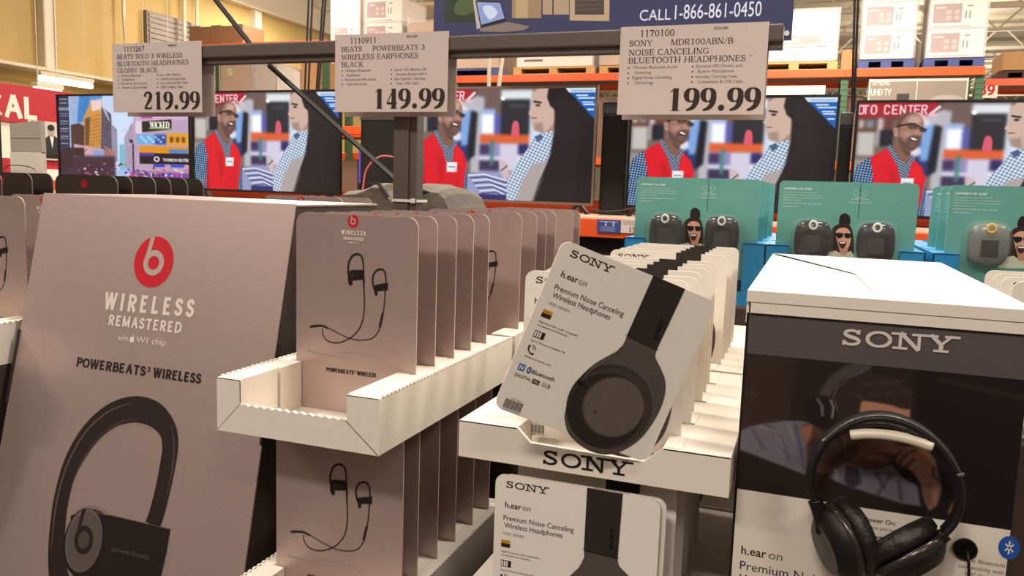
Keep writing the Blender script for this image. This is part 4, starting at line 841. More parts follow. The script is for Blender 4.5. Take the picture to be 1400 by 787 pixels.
base('support_crate', 'dark base under the lower headphone card tray', -.39, -.07, 1.0, 1.42, 0, .9455, m_base)
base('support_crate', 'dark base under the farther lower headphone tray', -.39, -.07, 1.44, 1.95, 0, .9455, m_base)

# ------------------------------------------------------------------ taupe earphone cards
def card_bm(w, h, t, r, n=6, rb=0):
    pts = [(-w / 2 + rb, 0), (w / 2 - rb, 0)] if rb == 0 else []
    if rb:
        for k in range(n + 1): a = R(180 + 90 * k / n); pts.append((-w / 2 + rb + rb * math.cos(a), rb + rb * math.sin(a)))
        for k in range(n + 1): a = R(270 + 90 * k / n); pts.append((w / 2 - rb + rb * math.cos(a), rb + rb * math.sin(a)))
    for k in range(n + 1): a = R(90 * k / n); pts.append((w / 2 - r + r * math.cos(a), h - r + r * math.sin(a)))
    for k in range(n + 1): a = R(90 + 90 * k / n); pts.append((-w / 2 + r + r * math.cos(a), h - r + r * math.sin(a)))
    bm = bmesh.new(); prism_xz(bm, pts, 0, t, 0, 1); return bm
TAU = (176, 160, 150); LRED = (196, 22, 38)
def b_logo(p, cx, cy, r, fg=LRED, bg=TAU, L=0):
    p.ell(cx, cy, r * .95, r, fg, L, n=48)
    p.ring(cx + r * .02, cy - r * .04, r * .50, r * .27, bg, L + 1)
    p.poly([(cx - r * .46, cy), (cx - r * .24, cy + r * .1), (cx - r * .10, cy + r * .99), (cx - r * .30, cy + r * .94)], bg, L + 1)
def apple(p, cx, cy, r, col, L=0):
    p.smooth([(cx, cy + r * .62), (cx + r * .5, cy + r * .78), (cx + r * .85, cy + r * .4), (cx + r * .62, cy + r * .1), (cx + r * .9, cy - r * .4), (cx + r * .4, cy - r), (cx, cy - r * .85), (cx - r * .4, cy - r), (cx - r * .85, cy - r * .3), (cx - r * .8, cy + r * .5), (cx - r * .4, cy + r * .78)], col, L)
    p.smooth([(cx, cy + r * .75), (cx + r * .1, cy + r * 1.2), (cx + r * .42, cy + r * 1.4), (cx + r * .35, cy + r * .95)], col, L)
EB = (34, 24, 24)
card0 = thing('earphone_card', 'frontmost taupe earphone card in the upper white tray', 'earphone pack', (PBX, PBY[0], 1.2015), group='taupe earphone cards')
def earphone_print(p):
    hook1 = [(-7.7,200.6),(-11.4,214.5),(-11.1,229.4),(-5.4,240.8),(3.5,244.8),(11.1,241.8),(13.9,231),(14.9,217.5),(16,201.9)]
    p.line(hook1, [3.2, 2.9, 2.8, 3.2, 3.4, 2.8, 2.2, 2.0, 2.0], EB, 1, 4)
    p.poly([(-9.6,218.5),(-4.3,220.5),(13.6,222),(14.6,207.7),(-1.9,204.9),(-8.6,207.6)], (26, 19, 19), 2)
    p.smooth([(-11.4,212.9),(-6,211.7),(-4.1,200.8),(-7.6,197),(-11.3,201.9)], (26, 19, 19), 2)
    p.ell(*[(-3.7,212.6)][0], 3.2, 3.6, (58, 44, 42), 3); p.ell(*[(4.7,213.6)][0], 3.6, 1.0, (70, 40, 40), 3)
    p.line([(14.6,206.9),(16.2,184.3),(16.5,162.6),(12.7,141.3),(3.9,127),(-8.7,115.8),(-28.3,107.4),(-45.3,108.2),(-54.7,115.8),(-56.6,127)], [2.4, 1.8, 1.6, 1.6, 1.6, 1.7, 1.8, 1.7, 1.4, 1.3], EB, 1, 5)
    p.line([(37.8,186.7),(31.5,199.1),(30.5,211.9),(35.6,221.6),(44.3,224.9),(50.4,221.4),(52.3,212.3),(52.5,202.6)], [3.0, 2.8, 2.6, 2.6, 2.8, 2.4, 2.0, 1.8], EB, 1, 4)
    p.poly([(34.1,200.5),(55.9,205.9),(56.1,195.1),(35.1,191.2)], (26, 19, 19), 2)
    p.smooth([(32.4,198),(36.8,197.6),(38.7,187.6),(35.2,185.3)], (26, 19, 19), 2)
    p.line([(51.7,195.6),(50.7,175.3),(47.1,151.5),(43,135.4),(34.3,122.7),(20.1,116.6),(0.4,115.1),(-21.5,119.8),(-42.2,127.5),(-52.9,129.8)], [2.0, 1.6, 1.5, 1.5, 1.4, 1.4, 1.4, 1.3, 1.3, 1.4], EB, 1, 5)
    p.line([(48.3,160.2),(42.9,137.8)], 3.4, EB, 2)
    p.line([(-78.2,127.8),(-58.5,131.3),(-46.4,128.3)], [3.6, 3.2, 3.0], EB, 2, 3)
    p.line([(-84.2,89.2),(-48.9,86.3),(-12,85.3)], [2.4, 1.6, .4], (150, 134, 126), 0, 3); p.line([(-35.1,91.8),(6,94.4),(41.9,89.4)], [.6, 1.8, .4], (156, 140, 132), 0, 3)
def beats_parts(t):
    finish(card_bm(.208, .3035, TH, .017), 'card_panel', [m_taupe, m_taupeedge], t)
    p = Pr(); b_logo(p, -4, 293.6, 9.8); p.build('logo', t)
    p = Pr(); c = (226, 214, 204)
    p.glyphs('WIRELESS', -24, 273, 6.8, 41.5, c, thick=.2, thin=.18, ser=0, track=.28); p.glyphs('REMASTERED', -20, 265.2, 4.6, 34, c, thick=.2, thin=.18, ser=0, track=.16)
    p.text('with', -14.6, 260.8, 2.3, c); apple(p, -7.2, 261.8, 1.4, c); p.text('W1 chip', -5, 260.8, 2.3, c)
    p.glyphs('POWERBEATS', -49.5, 60.6, 6.6, 49, (36, 28, 27), thick=.22, thin=.2, ser=0, track=.08); p.glyphs('3', .8, 64, 3.2, 1.9, (36, 28, 27), thick=.25, thin=.22, ser=0); p.glyphs('WIRELESS', 5.2, 60.6, 6.6, 32.5, (36, 28, 27), thick=.22, thin=.2, ser=0, track=.08)
    p.build('lettering', t)
    p = Pr(); earphone_print(p); p.build('earphone_picture', t)
beats_parts(card0)
ORD = ['frontmost', 'second', 'third', 'fourth', 'fifth', 'sixth', 'seventh', 'eighth', 'ninth']
for k, y in enumerate(PBY[1:], 1):
    dup(card0, (PBX + (.0012 if k == 2 else 0), y, 1.2015), label='%s taupe earphone card from the front in the upper white tray' % ORD[k])
for k, y in enumerate(PBR): dup(card0, (PBX, y, 1.2015), label='%s taupe earphone card in the tray behind the upper front tray' % ('frontmost', 'second', 'third', 'fourth')[k])
for k, y in enumerate((1.844, 1.902)): dup(card0, (PBX + .004, y, 1.2015), label=('next to last', 'rearmost')[k] + ' taupe earphone card in the far upper row')
for k, y in enumerate((1.0, 1.05, 1.12, 1.19, 1.265, 1.342)): dup(card0, (PBX, y, .884), scale=(1.053, 1, 1.028), label=(ORD[k] + ' taupe earphone card ' + ('' if k == 0 else 'from the front ') + 'in the lower white tray below'))
dup(card0, (-1.5045, 1.12, 1.2015), label='taupe earphone card at the far left edge in shadow')
for k, y in enumerate((1.252, 1.318)): dup(card0, (-1.5045, y, 1.2015), label=('first', 'second')[k] + ' taupe earphone card behind the one at the left edge')
base('support_crate', 'dark base behind the big earphone display under two cards', -1.17, -.93, 1.48, 1.75, 0, 1.2145, m_base)
for k, (y, x) in enumerate(((1.52, -1.055), (1.60, -1.03))): dup(card0, (x, y, 1.2155), label=('nearer', 'farther')[k] + ' taupe card peeping over the big earphone display')

# ------------------------------------------------------------------ big earphone display box
t = thing('display_box', 'large leaning taupe display box with red b logo and earphone picture', 'display box', (-1.0825, .9395, 0))
bx = .2825
bm = bmesh.new(); prism_yz(bm, [(.008, .70), (.200, 1.508), (.462, 1.508), (.462, .70)], -bx + .002, bx - .002); finish(bm, 'box_body', m_taupeshade, t)
bm = bmesh.new(); box(bm, -bx + .01, bx - .01, .03, .45, 0, .70); finish(bm, 'plinth', m_base, t)
bm = bmesh.new(); box(bm, -bx, bx, .194, .464, 1.5085, 1.5125, 0, .001); finish(bm, 'top_flap', m_taupe, t)
for sd in (-1, 1):
    xa, xb = (bx - .002, bx + .0015) if sd > 0 else (-bx - .0015, -bx + .002); bm = bmesh.new()
    prism_yz(bm, [(.098, 1.13), (.130, 1.262), (.140, 1.255), (.108, 1.125)], xa, xb); finish(bm, 'side_tab', m_dark, t)
pan = bpy.data.objects.new('front_panel', None)
ang = math.atan(.238); L0 = .8366
bm = bmesh.new(); box(bm, -bx, bx, 0, .004, 0, L0, 0, .001)
fp = finish(bm, 'front_panel', m_taupe, t); fp.location = (0, 0, .70); fp.rotation_euler = (-ang, 0, 0)
bpy.data.objects.remove(pan)
p = Pr(); b_logo(p, 5.5, 722, 45.5); p.build('logo', fp)
p = Pr(); c = (222, 208, 198)
p.glyphs('WIRELESS', -89.3, 630, 31, 198, c, thick=.21, thin=.19, ser=0, track=.34, rot=.6); p.glyphs('REMASTERED', -73.8, 603, 19, 162, c, thick=.2, thin=.18, ser=0, track=.18)
p.text('with', -46.7, 579, 9, c); apple(p, -14.5, 583, 5.8, c); p.text('W1 chip', -5, 579, 10.5, c, width=65)
p.glyphs('POWERBEATS', -132, 523, 17, 158, (38, 28, 27), thick=.24, thin=.2, ser=0, track=.1); p.glyphs('3', 29, 531, 9, 6.5, (38, 28, 27), thick=.25, thin=.22, ser=0); p.glyphs('WIRELESS', 43, 523, 17, 102, (38, 28, 27), thick=.24, thin=.2, ser=0, track=.1)
p.build('lettering', fp)
p = Pr(); Z = 2.564
hk = [(-74.1,141.6),(-93.4,163.4),(-107,203.1),(-113.9,246),(-115.5,295),(-105.6,356.1),(-77.3,409.9),(-34.2,447.3),(13.5,464.6),(57.9,461.8),(90,441.8),(102,414.8),(102.9,381.6),(100.7,343.5),(96.1,305.1),(90.6,280.8)]
p.line(hk, [44, 43, 38, 35, 34, 35, 38, 43, 45, 43, 36, 33, 32, 31, 31, 31], (40, 30, 28), 1, 6)
hk2 = [(-119,205.8),(-123.4,249.3),(-123.8,296.2),(-114.1,352.4),(-85.6,411.3),(-42,453.2),(5.2,473.9)]
p.line(hk2, [1, 3, 4, 4, 4, 3, 1], (86, 70, 64), 2, 6)
p.line([(96.5,452.3),(110.8,416),(114.1,373.8),(110.1,326.2)], [1, 4, 4, 1], (74, 58, 52), 2, 6)
p.line([(-98.4,317.5),(-84.3,359.2),(-52,408.3),(-7.1,440.8),(35.4,449.2)], [1, 4, 5, 5, 1], (60, 46, 42), 2, 6)
p.smooth([(-84.8,255.8),(-77.9,278.5),(-46.8,292.3),(-12.2,287.3),(-1,270),(-30.4,245.7)], (128, 112, 104), 1)
p.smooth([(-78.2,261.8),(-63.5,278.9),(-39.1,286.8),(-14.8,281.1),(-32.4,255)], (66, 54, 50), 2)
p.poly([(-87.4,267.6),(-57.1,279.4),(-5.9,281.6),(128.5,280.7),(127.6,245.4),(123.7,204.6),(115.6,169.6),(-50.7,136.6),(-65.2,181.7)], (30, 23, 23), 3)
p.line([(-6.1,282.5),(128.4,281.2)], 1.6, (78, 64, 60), 4)
p.ell(*[(-50.7,228.7)][0], 43, 58, (30, 24, 24), 4, rot=-6)
p.ell(*[(-49.4,231.8)][0], 40, 54, (98, 88, 84), 5, rot=-6); p.ell(*[(-47.9,231.1)][0], 37, 50, (84, 75, 72), 6, rot=-6)
bc = [(-49,232.8)][0]
p.ring(bc[0], bc[1], 24, 14.5, (36, 28, 27), 7, sx=.86); p.poly([(bc[0] - 20, bc[1]), (bc[0] - 13, bc[1] + 8), (bc[0] - 6, bc[1] + 52), (bc[0] - 14, bc[1] + 50)], (36, 28, 27), 7); p.ell(bc[0], bc[1], 10, 12, (74, 64, 61), 8)
q = [(14.6,228.8),(94.8,229.2)]; p.text('powerbeats', q[0][0], q[0][1] - 3, 9, (74, 62, 58), 5, width=q[1][0] - q[0][0], bold=.01)
p.build('earphone_picture', fp)

# ------------------------------------------------------------------ dark headphone cards behind the big display
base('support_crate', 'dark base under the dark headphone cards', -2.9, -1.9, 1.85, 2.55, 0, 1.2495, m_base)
d0 = thing('headphone_card', 'dark brown headphone card with red logo in front of the city street television', 'headphone pack', (-2.222, 2.0, 1.25), group='dark brown headphone cards')
finish(card_bm(.268, .3005, .004, .03), 'card_panel', [m_dark, m_darkedge], d0)
p = Pr(); b_logo(p, -6, 272, 15, (150, 24, 40), (150, 24, 40)); p.build('logo', d0)
for k, y in enumerate((2.06, 2.16, 2.23, 2.31, 2.39)): dup(d0, (-2.222, y, 1.25), label='%s dark brown headphone card behind the one with red logo' % ('first', 'second', 'third', 'fourth', 'fifth')[k])
for k, y in enumerate((1.89, 2.0, 2.08)): dup(d0, (-2.596, y, 1.25), label='%s dark brown headphone card in the stack at the left edge' % ('nearest', 'middle', 'farthest')[k])

# ------------------------------------------------------------------ grey bag hung behind the post
def lump(name, lab, prof, y0, y1):
    """a fabric shell: profile over x, rounded off front and back"""
    t = thing(name, lab, 'bag', (0, 0, 0)); bm = bmesh.new(); rows = []
    for yy, k in ((y0, .55), (y0 + .03, .86), (y0 + .09, 1.0), (y0 + .2, .99), (y1, .6)):
        rows.append([bm.verts.new((x, yy, 1.25 + (z - 1.25) * (k * .12 + .88))) for x, z in prof])
    for a, b in zip(rows, rows[1:]):
        for i in range(len(prof) - 1): bm.faces.new((a[i], a[i + 1], b[i + 1], b[i]))
    bm.faces.new(rows[0]); bm.faces.new(rows[-1][::-1])
    for i in (0,): bm.faces.new([r[0] for r in rows]); bm.faces.new([r[-1] for r in rows][::-1]); 
    finish(bm, 'fabric_shell', M('grey_fabric', (104, 95, 84), .85, 0, .1, 30, bump=.3), t)
    return t
HB = M('grey_fabric_dark', (60, 54, 48), .9)
t = lump('fabric_bag', 'grey fabric bag with folded flaps behind the left of the post', [(-1.44, 1.25), (-1.42, 1.44), (-1.405, 1.50), (-1.38, 1.53), (-1.335, 1.533), (-1.30, 1.545), (-1.28, 1.556), (-1.245, 1.556), (-1.235, 1.535), (-1.20, 1.51), (-1.185, 1.49), (-1.17, 1.25)], 2.2, 2.5)
bm = bmesh.new(); prism_xz(bm, [(-1.30, 1.556), (-1.245, 1.556), (-1.21, 1.515), (-1.225, 1.51), (-1.25, 1.548)], 2.192, 2.2); finish(bm, 'flap', HB, t)
t = lump('fabric_bag', 'grey fabric bag with folded flap just right of the post', [(-1.16, 1.25), (-1.15, 1.55), (-1.13, 1.559), (-1.10, 1.558), (-1.075, 1.549), (-1.05, 1.547), (-1.03, 1.53), (-1.015, 1.50), (-1.005, 1.48), (-.99, 1.25)], 2.2, 2.5)
bm = bmesh.new(); prism_xz(bm, [(-1.15, 1.55), (-1.12, 1.545), (-1.08, 1.535), (-1.14, 1.52)], 2.192, 2.2); finish(bm, 'flap', HB, t)
base('support_crate', 'dark base under the grey fabric bags', -1.45, -.98, 2.15, 2.6, 0, 1.2495, m_base)

# ------------------------------------------------------------------ white headphone cards
HD, HM, HL = (42, 36, 34), (80, 72, 69), (98, 89, 85)
def sony_print(t):
    K = (34, 28, 28)
    p = Pr(); p.glyphs('SONY', -88, 196.8, 8.6, 54, K, thick=.2, thin=.14, ser=.19, sh=.14, track=.1); p.build('logo', t)
    p = Pr()
    p.text('h.ear', -88.4, 171.2, 7.4, K, bold=.012, width=21.5); p.text('on', -65.5, 171.2, 7.4, (120, 108, 104), width=10)
    p.text('Premium Noise Canceling', -89.8, 154.8, 6.6, (44, 40, 56), width=90); p.text('Wireless Headphones', -88.5, 145.4, 6.6, (44, 40, 56), width=75)
    p.text('MDR-100ABN', -89.2, 136, 3.6, (150, 138, 132), width=27)
    p.rect(-91.8, 125, -80, 129.5, (206, 162, 40)); p.rect(-91.8, 120, -80, 125, (46, 30, 26)); p.text('Hi-Res', -90.6, 126.2, 1.9, (60, 40, 30), 1, width=9)
    p.text('High-Resolution audio compatible', -91.5, 113, 2.2, K, width=50); p.text('via optional wired listening', -91.5, 108.6, 2.2, K, width=38)
    p.rect(-91.3, 94.5, -78, 103, K); 
    for k in range(3): p.rect(-90.5 + k * 3.1, 95.4, -88.4 + k * 3.1, 102.1, (228, 221, 211), 1)
    p.text('Up to 20 hours of battery life', -91.5, 89, 2.2, K, width=44)
    p.line([(-90, 84), (-90.2, 79), (-86, 75), (-82, 75.4)], [2.6, 1.6, 1.6, 2.6], K, 0, 4); p.ring(-87, 80, 3.6, 2.8, K, a0=0, a1=90); p.ring(-87, 80, 5.6, 4.8, K, a0=0, a1=90)
    p.text('Hands-free phone calls', -91.5, 69, 2.2, K, width=34)
    p.rect(-93, 51.5, -85, 60, (60, 110, 160)); p.text('N', -91.4, 53.4, 4.8, (228, 221, 211), 1, bold=.02)
    p.ell(-79.5, 55.6, 2.7, 4.2, (40, 70, 140)); p.text('B', -80.8, 53.8, 3.8, (228, 221, 211), 1); p.text('Bluetooth', -75.5, 53.2, 5, K, width=29, bold=.006)
    p.text('DIGITAL', -93.4, 43.6, 4, K, width=21); p.rect(-71, 42.6, -62, 48.2, K); p.text('NC', -69.6, 43.8, 3.2, (228, 221, 211), 1, width=6.4); p.rect(-58, 43.2, -48.4, 47.8, (110, 100, 96)); p.rect(-57.4, 43.8, -50.5, 47.2, (228, 221, 211), 1); p.text('LDAC', -57, 44.4, 2.2, K, 2, width=6)
    for k in range(19): p.rect(-92 + k * 1.22, 4.2, -92 + k * 1.22 + (.5, .85, .35, .7)[k % 4], 15.5, K)
    p.text('8 93522 52816', -91.5, 1.6, 1.7, K, width=22); p.text('4-979-206-01', -86, 16.6, 1.5, (120, 110, 106), width=14)
    p.build('lettering', t)
    p = Pr()
    body = [(13.9,135.9),(13.9,135.9),(14.4,127.1),(11.6,116.6),(2.1,104.6),(-9.6,89.3),(-18.2,70.9),(-21.8,53.8),(-21.7,39.3),(-18.6,22.8)] + [(-15.4,14.4),(-4.7,0.9),(11.3,-6.8),(28.5,-10.4),(45.7,-9.1),(59.7,-2.6),(72.9,10.5),(83.1,27.9),(88.4,49.5),(89.9,70.5),(87.1,89),(79.9,103.7),(70.7,112.9)] + [(67.4,115.9),(57.5,124.4),(55.3,133.5),(55.3,133.5)]
    p.smooth(body, HM, 0, 4)
    p.poly([(14.6,213.2),(57.5,212.9),(55.3,133.5),(13.9,135.9)], (44, 38, 36), 1)
    ic = [(29.4,48.2)][0]
    p.ell(ic[0], ic[1], 53, 52, (52, 45, 43), 1, n=48); p.ell(ic[0] + 1.5, ic[1] - 1, 51, 50, (60, 53, 50), 2, n=48)
    p.ell(ic[0] - 2.5, ic[1] - 5, 47, 46, (40, 34, 32), 3, n=48)
    p.ell(33.6, 49.8, 38.5, 37.5, (74, 66, 63), 4, n=48); p.ell(34.2, 50.2, 36.8, 35.8, (92, 83, 79), 5, n=48)
    p.poly([(-21.2,65),(-12.6,66.4),(-8.4,62.5),(-16.6,60)], (22, 18, 18), 6)
    p.line([(13.9,135.9),(55.3,133.5)], .8, (28, 24, 23), 6)
    p.line([(14.3,124.6),(4.3,102.4),(-7.2,87.2),(-15.2,69.6)], .8, (110, 100, 96), 6, 4)
    p.rect(13, 35.5, 16.6, 39, (54, 46, 44), 7)
    p.glyphs('SONY', 49.5, 144, 5, 26, (20, 17, 17), 6, thick=.2, thin=.14, ser=.19, sh=.14, track=.1, rot=90)
    p.build('headphone_picture', t)
def sony_parts(t):
    finish(card_bm(.204, .2125, .0028, .012, rb=.012), 'card_panel', [m_whiteglossy, m_whiteedge], t); sony_print(t)
LS = 1.057
mL = Matrix(((.81995, -.4734, .32189), (.45188, .8691, .14316), (-.35141, .0285, .93589))).to_4x4()
ex = Vector((.81995, .45188, -.35141)).normalized(); ez = Vector((.32189, .14316, .93589)); ez = (ez - ex * ez.dot(ex)).normalized(); ey = ez.cross(ex)
lean = thing('headphone_card', 'white headphone card leaning tilted in the front of its tray', 'headphone pack', (0, 0, 0), group='white headphone cards')
lean.matrix_world = Matrix(((ex.x, ey.x, ez.x, -.2481), (ex.y, ey.y, ez.y, .9039), (ex.z, ey.z, ez.z, 1.2604), (0, 0, 0, 1)))
sony_parts(lean)
S1 = (LS, 1, LS)
jit = [(-.001, 0), (.003, -.003), (-.002, 0), (.002, .001), (0, 0), (-.002, 0)]
for k, y in enumerate(SNY): dup(lean, (SNX + jit[k][0], y, 1.2195 + jit[k][1] * .5), (0, 0, 0), '%s white headphone card behind the leaning one in the lettered tray' % ('first', 'second', 'third', 'fourth', 'fifth', 'sixth')[k], scale=S1)
for k, y in enumerate(SNR): dup(lean, (SNX, y, 1.2195), (0, 0, 0), '%s white headphone card in the tray behind the lettered one' % ('frontmost', 'second', 'third', 'fourth', 'rearmost')[k], scale=S1)
dup(lean, (-.252, .947, .957), (0, 0, 0), 'white headphone card standing below the black lettered tray', scale=S1)
dup(lean, (-.246, .956, .955), (0, 0, 0), 'white headphone card directly behind the lower front one', scale=S1)
for k, y in enumerate((1.0, 1.09, 1.15, 1.21, 1.27)): dup(lean, (SNX, y, .9712 if k == 0 else .9505), (0, 0, 0), '%s white headphone card deep in the lower tray' % ('first', 'second', 'third', 'fourth', 'fifth')[k], scale=(LS, 1, 1.055 if k == 0 else 1.13))
for k, y in enumerate((1.5, 1.58, 1.66)): dup(lean, (SNX, y, .9505), (0, 0, 0), '%s white headphone card in the farther lower tray' % ('first', 'second', 'third')[k], scale=(LS, 1, 1.13))
t = bpy.data.objects.new('x', None); bpy.data.objects.remove(t)
bm = bmesh.new(); tube(bm, [(-.385, .9955, 1.116), (-.352, .9955, 1.118), (-.32, .9955, 1.118)], .004, 8)
tag(finish(bm, 'hook_peg', M('nylon_white', (228, 220, 208))), 'small white peg left of the lower headphone card', 'peg')
# cards at the right edge behind the white display box
base('support_crate', 'dark base under the headphone cards at the right edge', .27, .52, 1.28, 1.9, 0, 1.2185, m_base)
for k, y in enumerate((1.31, 1.382, 1.44, 1.502)): dup(lean, (.277 + .108, y, 1.2195), (0, 0, 0), '%s white headphone card at the right edge behind the white display box' % ('nearest', 'second', 'third', 'farthest')[k], scale=S1)

# ------------------------------------------------------------------ teal speaker packs
m_dome = M('speaker_plastic_glints', (24, 25, 27), .18, 0, .2)
nt = m_dome.node_tree; bs = nt.nodes['Principled BSDF']
vo = nt.nodes.new('ShaderNodeTexVoronoi'); vo.inputs['Scale'].default_value = 260; rp = nt.nodes.new('ShaderNodeValToRGB'); tc = nt.nodes.new('ShaderNodeTexCoord')
rp.color_ramp.elements[0].position = .08; rp.color_ramp.elements[0].color = (.09, .088, .085, 1); rp.color_ramp.elements[1].position = .12; rp.color_ramp.elements[1].color = (.012, .012, .014, 1)  # pale specks painted in place of light sparkles on the domes
nt.links.new(tc.outputs['Object'], vo.inputs['Vector']); nt.links.new(vo.outputs['Distance'], rp.inputs['Fac']); nt.links.new(rp.outputs['Color'], bs.inputs['Base Color'])
m_domeg = M('grey_speaker_plastic', (104, 110, 106), .25, 0, .2, 60)
m_clear = M('clear_blister', (230, 235, 235), .06, 0, .01, 5, alpha=.05)
def teal_parts(t, dome, ringcol, dz):
    finish(card_bm(.325, .3245, .003, .012), 'card_panel', [m_teal, m_tealedge], t)
    c = (206, 226, 216); p = Pr()
    q = [(-146.8,299.4),(-60,301.1),(49.7,272),(122.3,270.1)]
    p.glyphs('SURPRISINGLY BIG SOUND', -150, 302, 5, 66, c, thick=.2, thin=.18, ser=0, track=.06)
    for k, w in enumerate((82, 100, 98, 46)): p.text(('Small, compact size with big powerful audio that', 'creates beautiful loud clear true sound all around you,', 'designed to stand up to any weather adventure in', 'a perfectly portable size')[k], -152, 294 - k * 6.6, 2.8, c, width=w)
    p.text('CONTAINS: 2 WONDERBOOM, 2 Micro USB Cables', -152, 266, 2.8, c, width=94, bold=.006); p.text('2-YEAR WARRANTY', -152, 257.5, 2.8, c, width=37, bold=.01)
    for s in (-1, 1): p.ring(31 + s * 10.5, 298, 6, 5.3, c, n=20)
    p.ell(31, 298, 1.3, 1.3, c); p.text('DOUBLE UP', 31, 286, 3, c, align='c', bold=.01); p.text('TO PARTY LOUDER', 31, 281, 3, c, align='c', bold=.01); p.rect(2, 275, 60, 275.6, c); p.rect(12, 272, 48, 272.6, c)
    p.rect(29.6, 236, 30.8, 324, (20, 40, 38), 1)
    p.build('lettering', t)
    p = Pr(); Zt = 3.889; o = dz
    sh = lambda L_: [(a, b + o) for a, b in L_]
    p.smooth(sh([(-11.5,217.6),(-12.3,238.9),(-1.4,246.5),(10.6,238.5),(11.3,218.7)]), (28, 22, 24), 0)
    p.smooth(sh([(-33,149.7),(-33.6,192.8),(-21,214.8),(-2.9,220.4),(14.3,214.1),(23.8,181.4),(25.4,138.8),(-0.6,132.4)]), (44, 30, 28), 0)
    p.smooth(sh([(-19.4,193.5),(-15,205.6),(-2.1,210.5),(11.5,204.5),(17.3,185.8),(13.9,161.9),(2.5,149.8),(-8.9,160.6)]), (206, 160, 132), 2)
    p.poly(sh([(-44.3,120.1),(-36.3,145.6),(-15.3,151.7),(-6.1,146.4),(7.1,147.2),(19.9,152.7),(29.8,139),(33.1,124.9)]), (196, 200, 178), 1); p.poly(sh([(-9.8,160.6),(13.1,161.8),(10.2,141.7),(-3,140.9)]), (190, 142, 116), 2)
    p.smooth(sh([(-19.6,195.4),(-2.8,196.2),(-3,186.7),(-13.3,183.3)]), (24, 20, 20), 3); p.smooth(sh([(1.6,196.4),(17.5,195.3),(15.6,185.7),(4.2,185.2)]), (24, 20, 20), 3)
    p.smooth(sh([(-10.8,173.9),(0.5,176.4),(7.7,173.9),(3.5,160.4),(-4.4,159)]), (74, 24, 26), 3); p.poly(sh([(-9.1,174),(5.9,174.8),(3.6,170.8),(-7,170.3)]), (240, 232, 226), 4)
    p.rect(-162, 0, 162, 60, (40, 44, 84)); p.build('portrait_picture', t)
    for s in (-1, 1):
        cx, cz = s * .0735, .176 + dz / 1000
        bm = bmesh.new(); prof = []
        # squat speaker: rounded barrel on its base
        for k in range(15):
            a = R(-90 + 180 * k / 14); prof.append((max(.002, 0.0445 * abs(math.cos(a)) ** .45), .05 * (abs(math.sin(a)) ** .8) * (1 if a > 0 else -1)))
        lathe(bm, prof, (cx, -.020, cz), (0, 0, 1), 28, sx=1, sy=.48, upv=(0, 1, 0)); sp = finish(bm, 'speaker', dome, t, smooth=True)
        bm = bmesh.new(); prs = []
        for k in range(21):
            a = R(360 * k / 20); prs.append((cx + .0085 * math.cos(a), -.041, cz + .039 + .0095 * math.sin(a)))
        tube(bm, prs, .0028, 6, (0, 1, 0)); finish(bm, 'hang_loop', ringcol, sp)
        bm = bmesh.new(); box(bm, cx - .018, cx + .018, -.0425, -.039, cz - .028, cz + .012, 0, .001); finish(bm, 'front_badge', M('dark_badge', (38, 38, 38), .35), sp)
        bm = bmesh.new(); pts = []
        for k in range(32):
            a = 2 * math.pi * k / 32; u = abs(math.cos(a)) ** .6 * (1 if math.cos(a) > 0 else -1); v = abs(math.sin(a)) ** .6 * (1 if math.sin(a) > 0 else -1)
            pts.append((u, v))
        rows = [[bm.verts.new((cx + u * .048 * k, -y, cz + v * .054 * k)) for u, v in pts] for k, y in ((1.06, .001), (1.0, .004), (.99, .035), (.9, .044), (.4, .047))]
        for a, b in zip(rows, rows[1:]):
            for i in range(32): bm.faces.new((a[i], a[(i + 1) % 32], b[(i + 1) % 32], b[i]))
        bm.faces.new(rows[-1]); finish(bm, 'clear_blister', m_clear, t, smooth=True)
m_loopw = M('white_rubber_loop', (226, 226, 222), .4); m_loopy = M('yellow_rubber_loop', (222, 176, 40), .4)
tA = thing('speaker_pack', 'teal twin speaker pack behind the black striped white cards', 'speaker pack', (-.2875, 2.2, 1.2705), group='teal speaker packs')
teal_parts(tA, m_dome, m_loopw, 0)
dup(tA, (.084, 2.2, 1.2705), label='teal twin speaker pack directly behind the white display box top')
tC = thing('speaker_pack', 'teal pack with grey speakers and yellow loops at the right edge', 'speaker pack', (.475, 2.2, 1.2705), group='teal speaker packs')
teal_parts(tC, m_domeg, m_loopy, 10)
SK = ('speaker', 'clear_blister', 'portrait_picture')
for k, y in enumerate((2.35, 2.5, 2.7)): dup(tA, (-.2875 + (.006, .011, .016)[k], y, 1.2705), label='%s teal card behind the left speaker pack' % ('first', 'second', 'third')[k], skip=SK)
for k, y in enumerate((2.40, 2.52)): dup(tA, (.084, y, 1.2705), label='%s teal card behind the middle speaker pack' % ('nearer', 'farther')[k], skip=SK)
for k, y in enumerate((2.34, 2.50)): dup(tA, (.475, y, 1.2705), label='%s teal card behind the pack with grey speakers' % ('nearer', 'farther')[k], skip=SK)
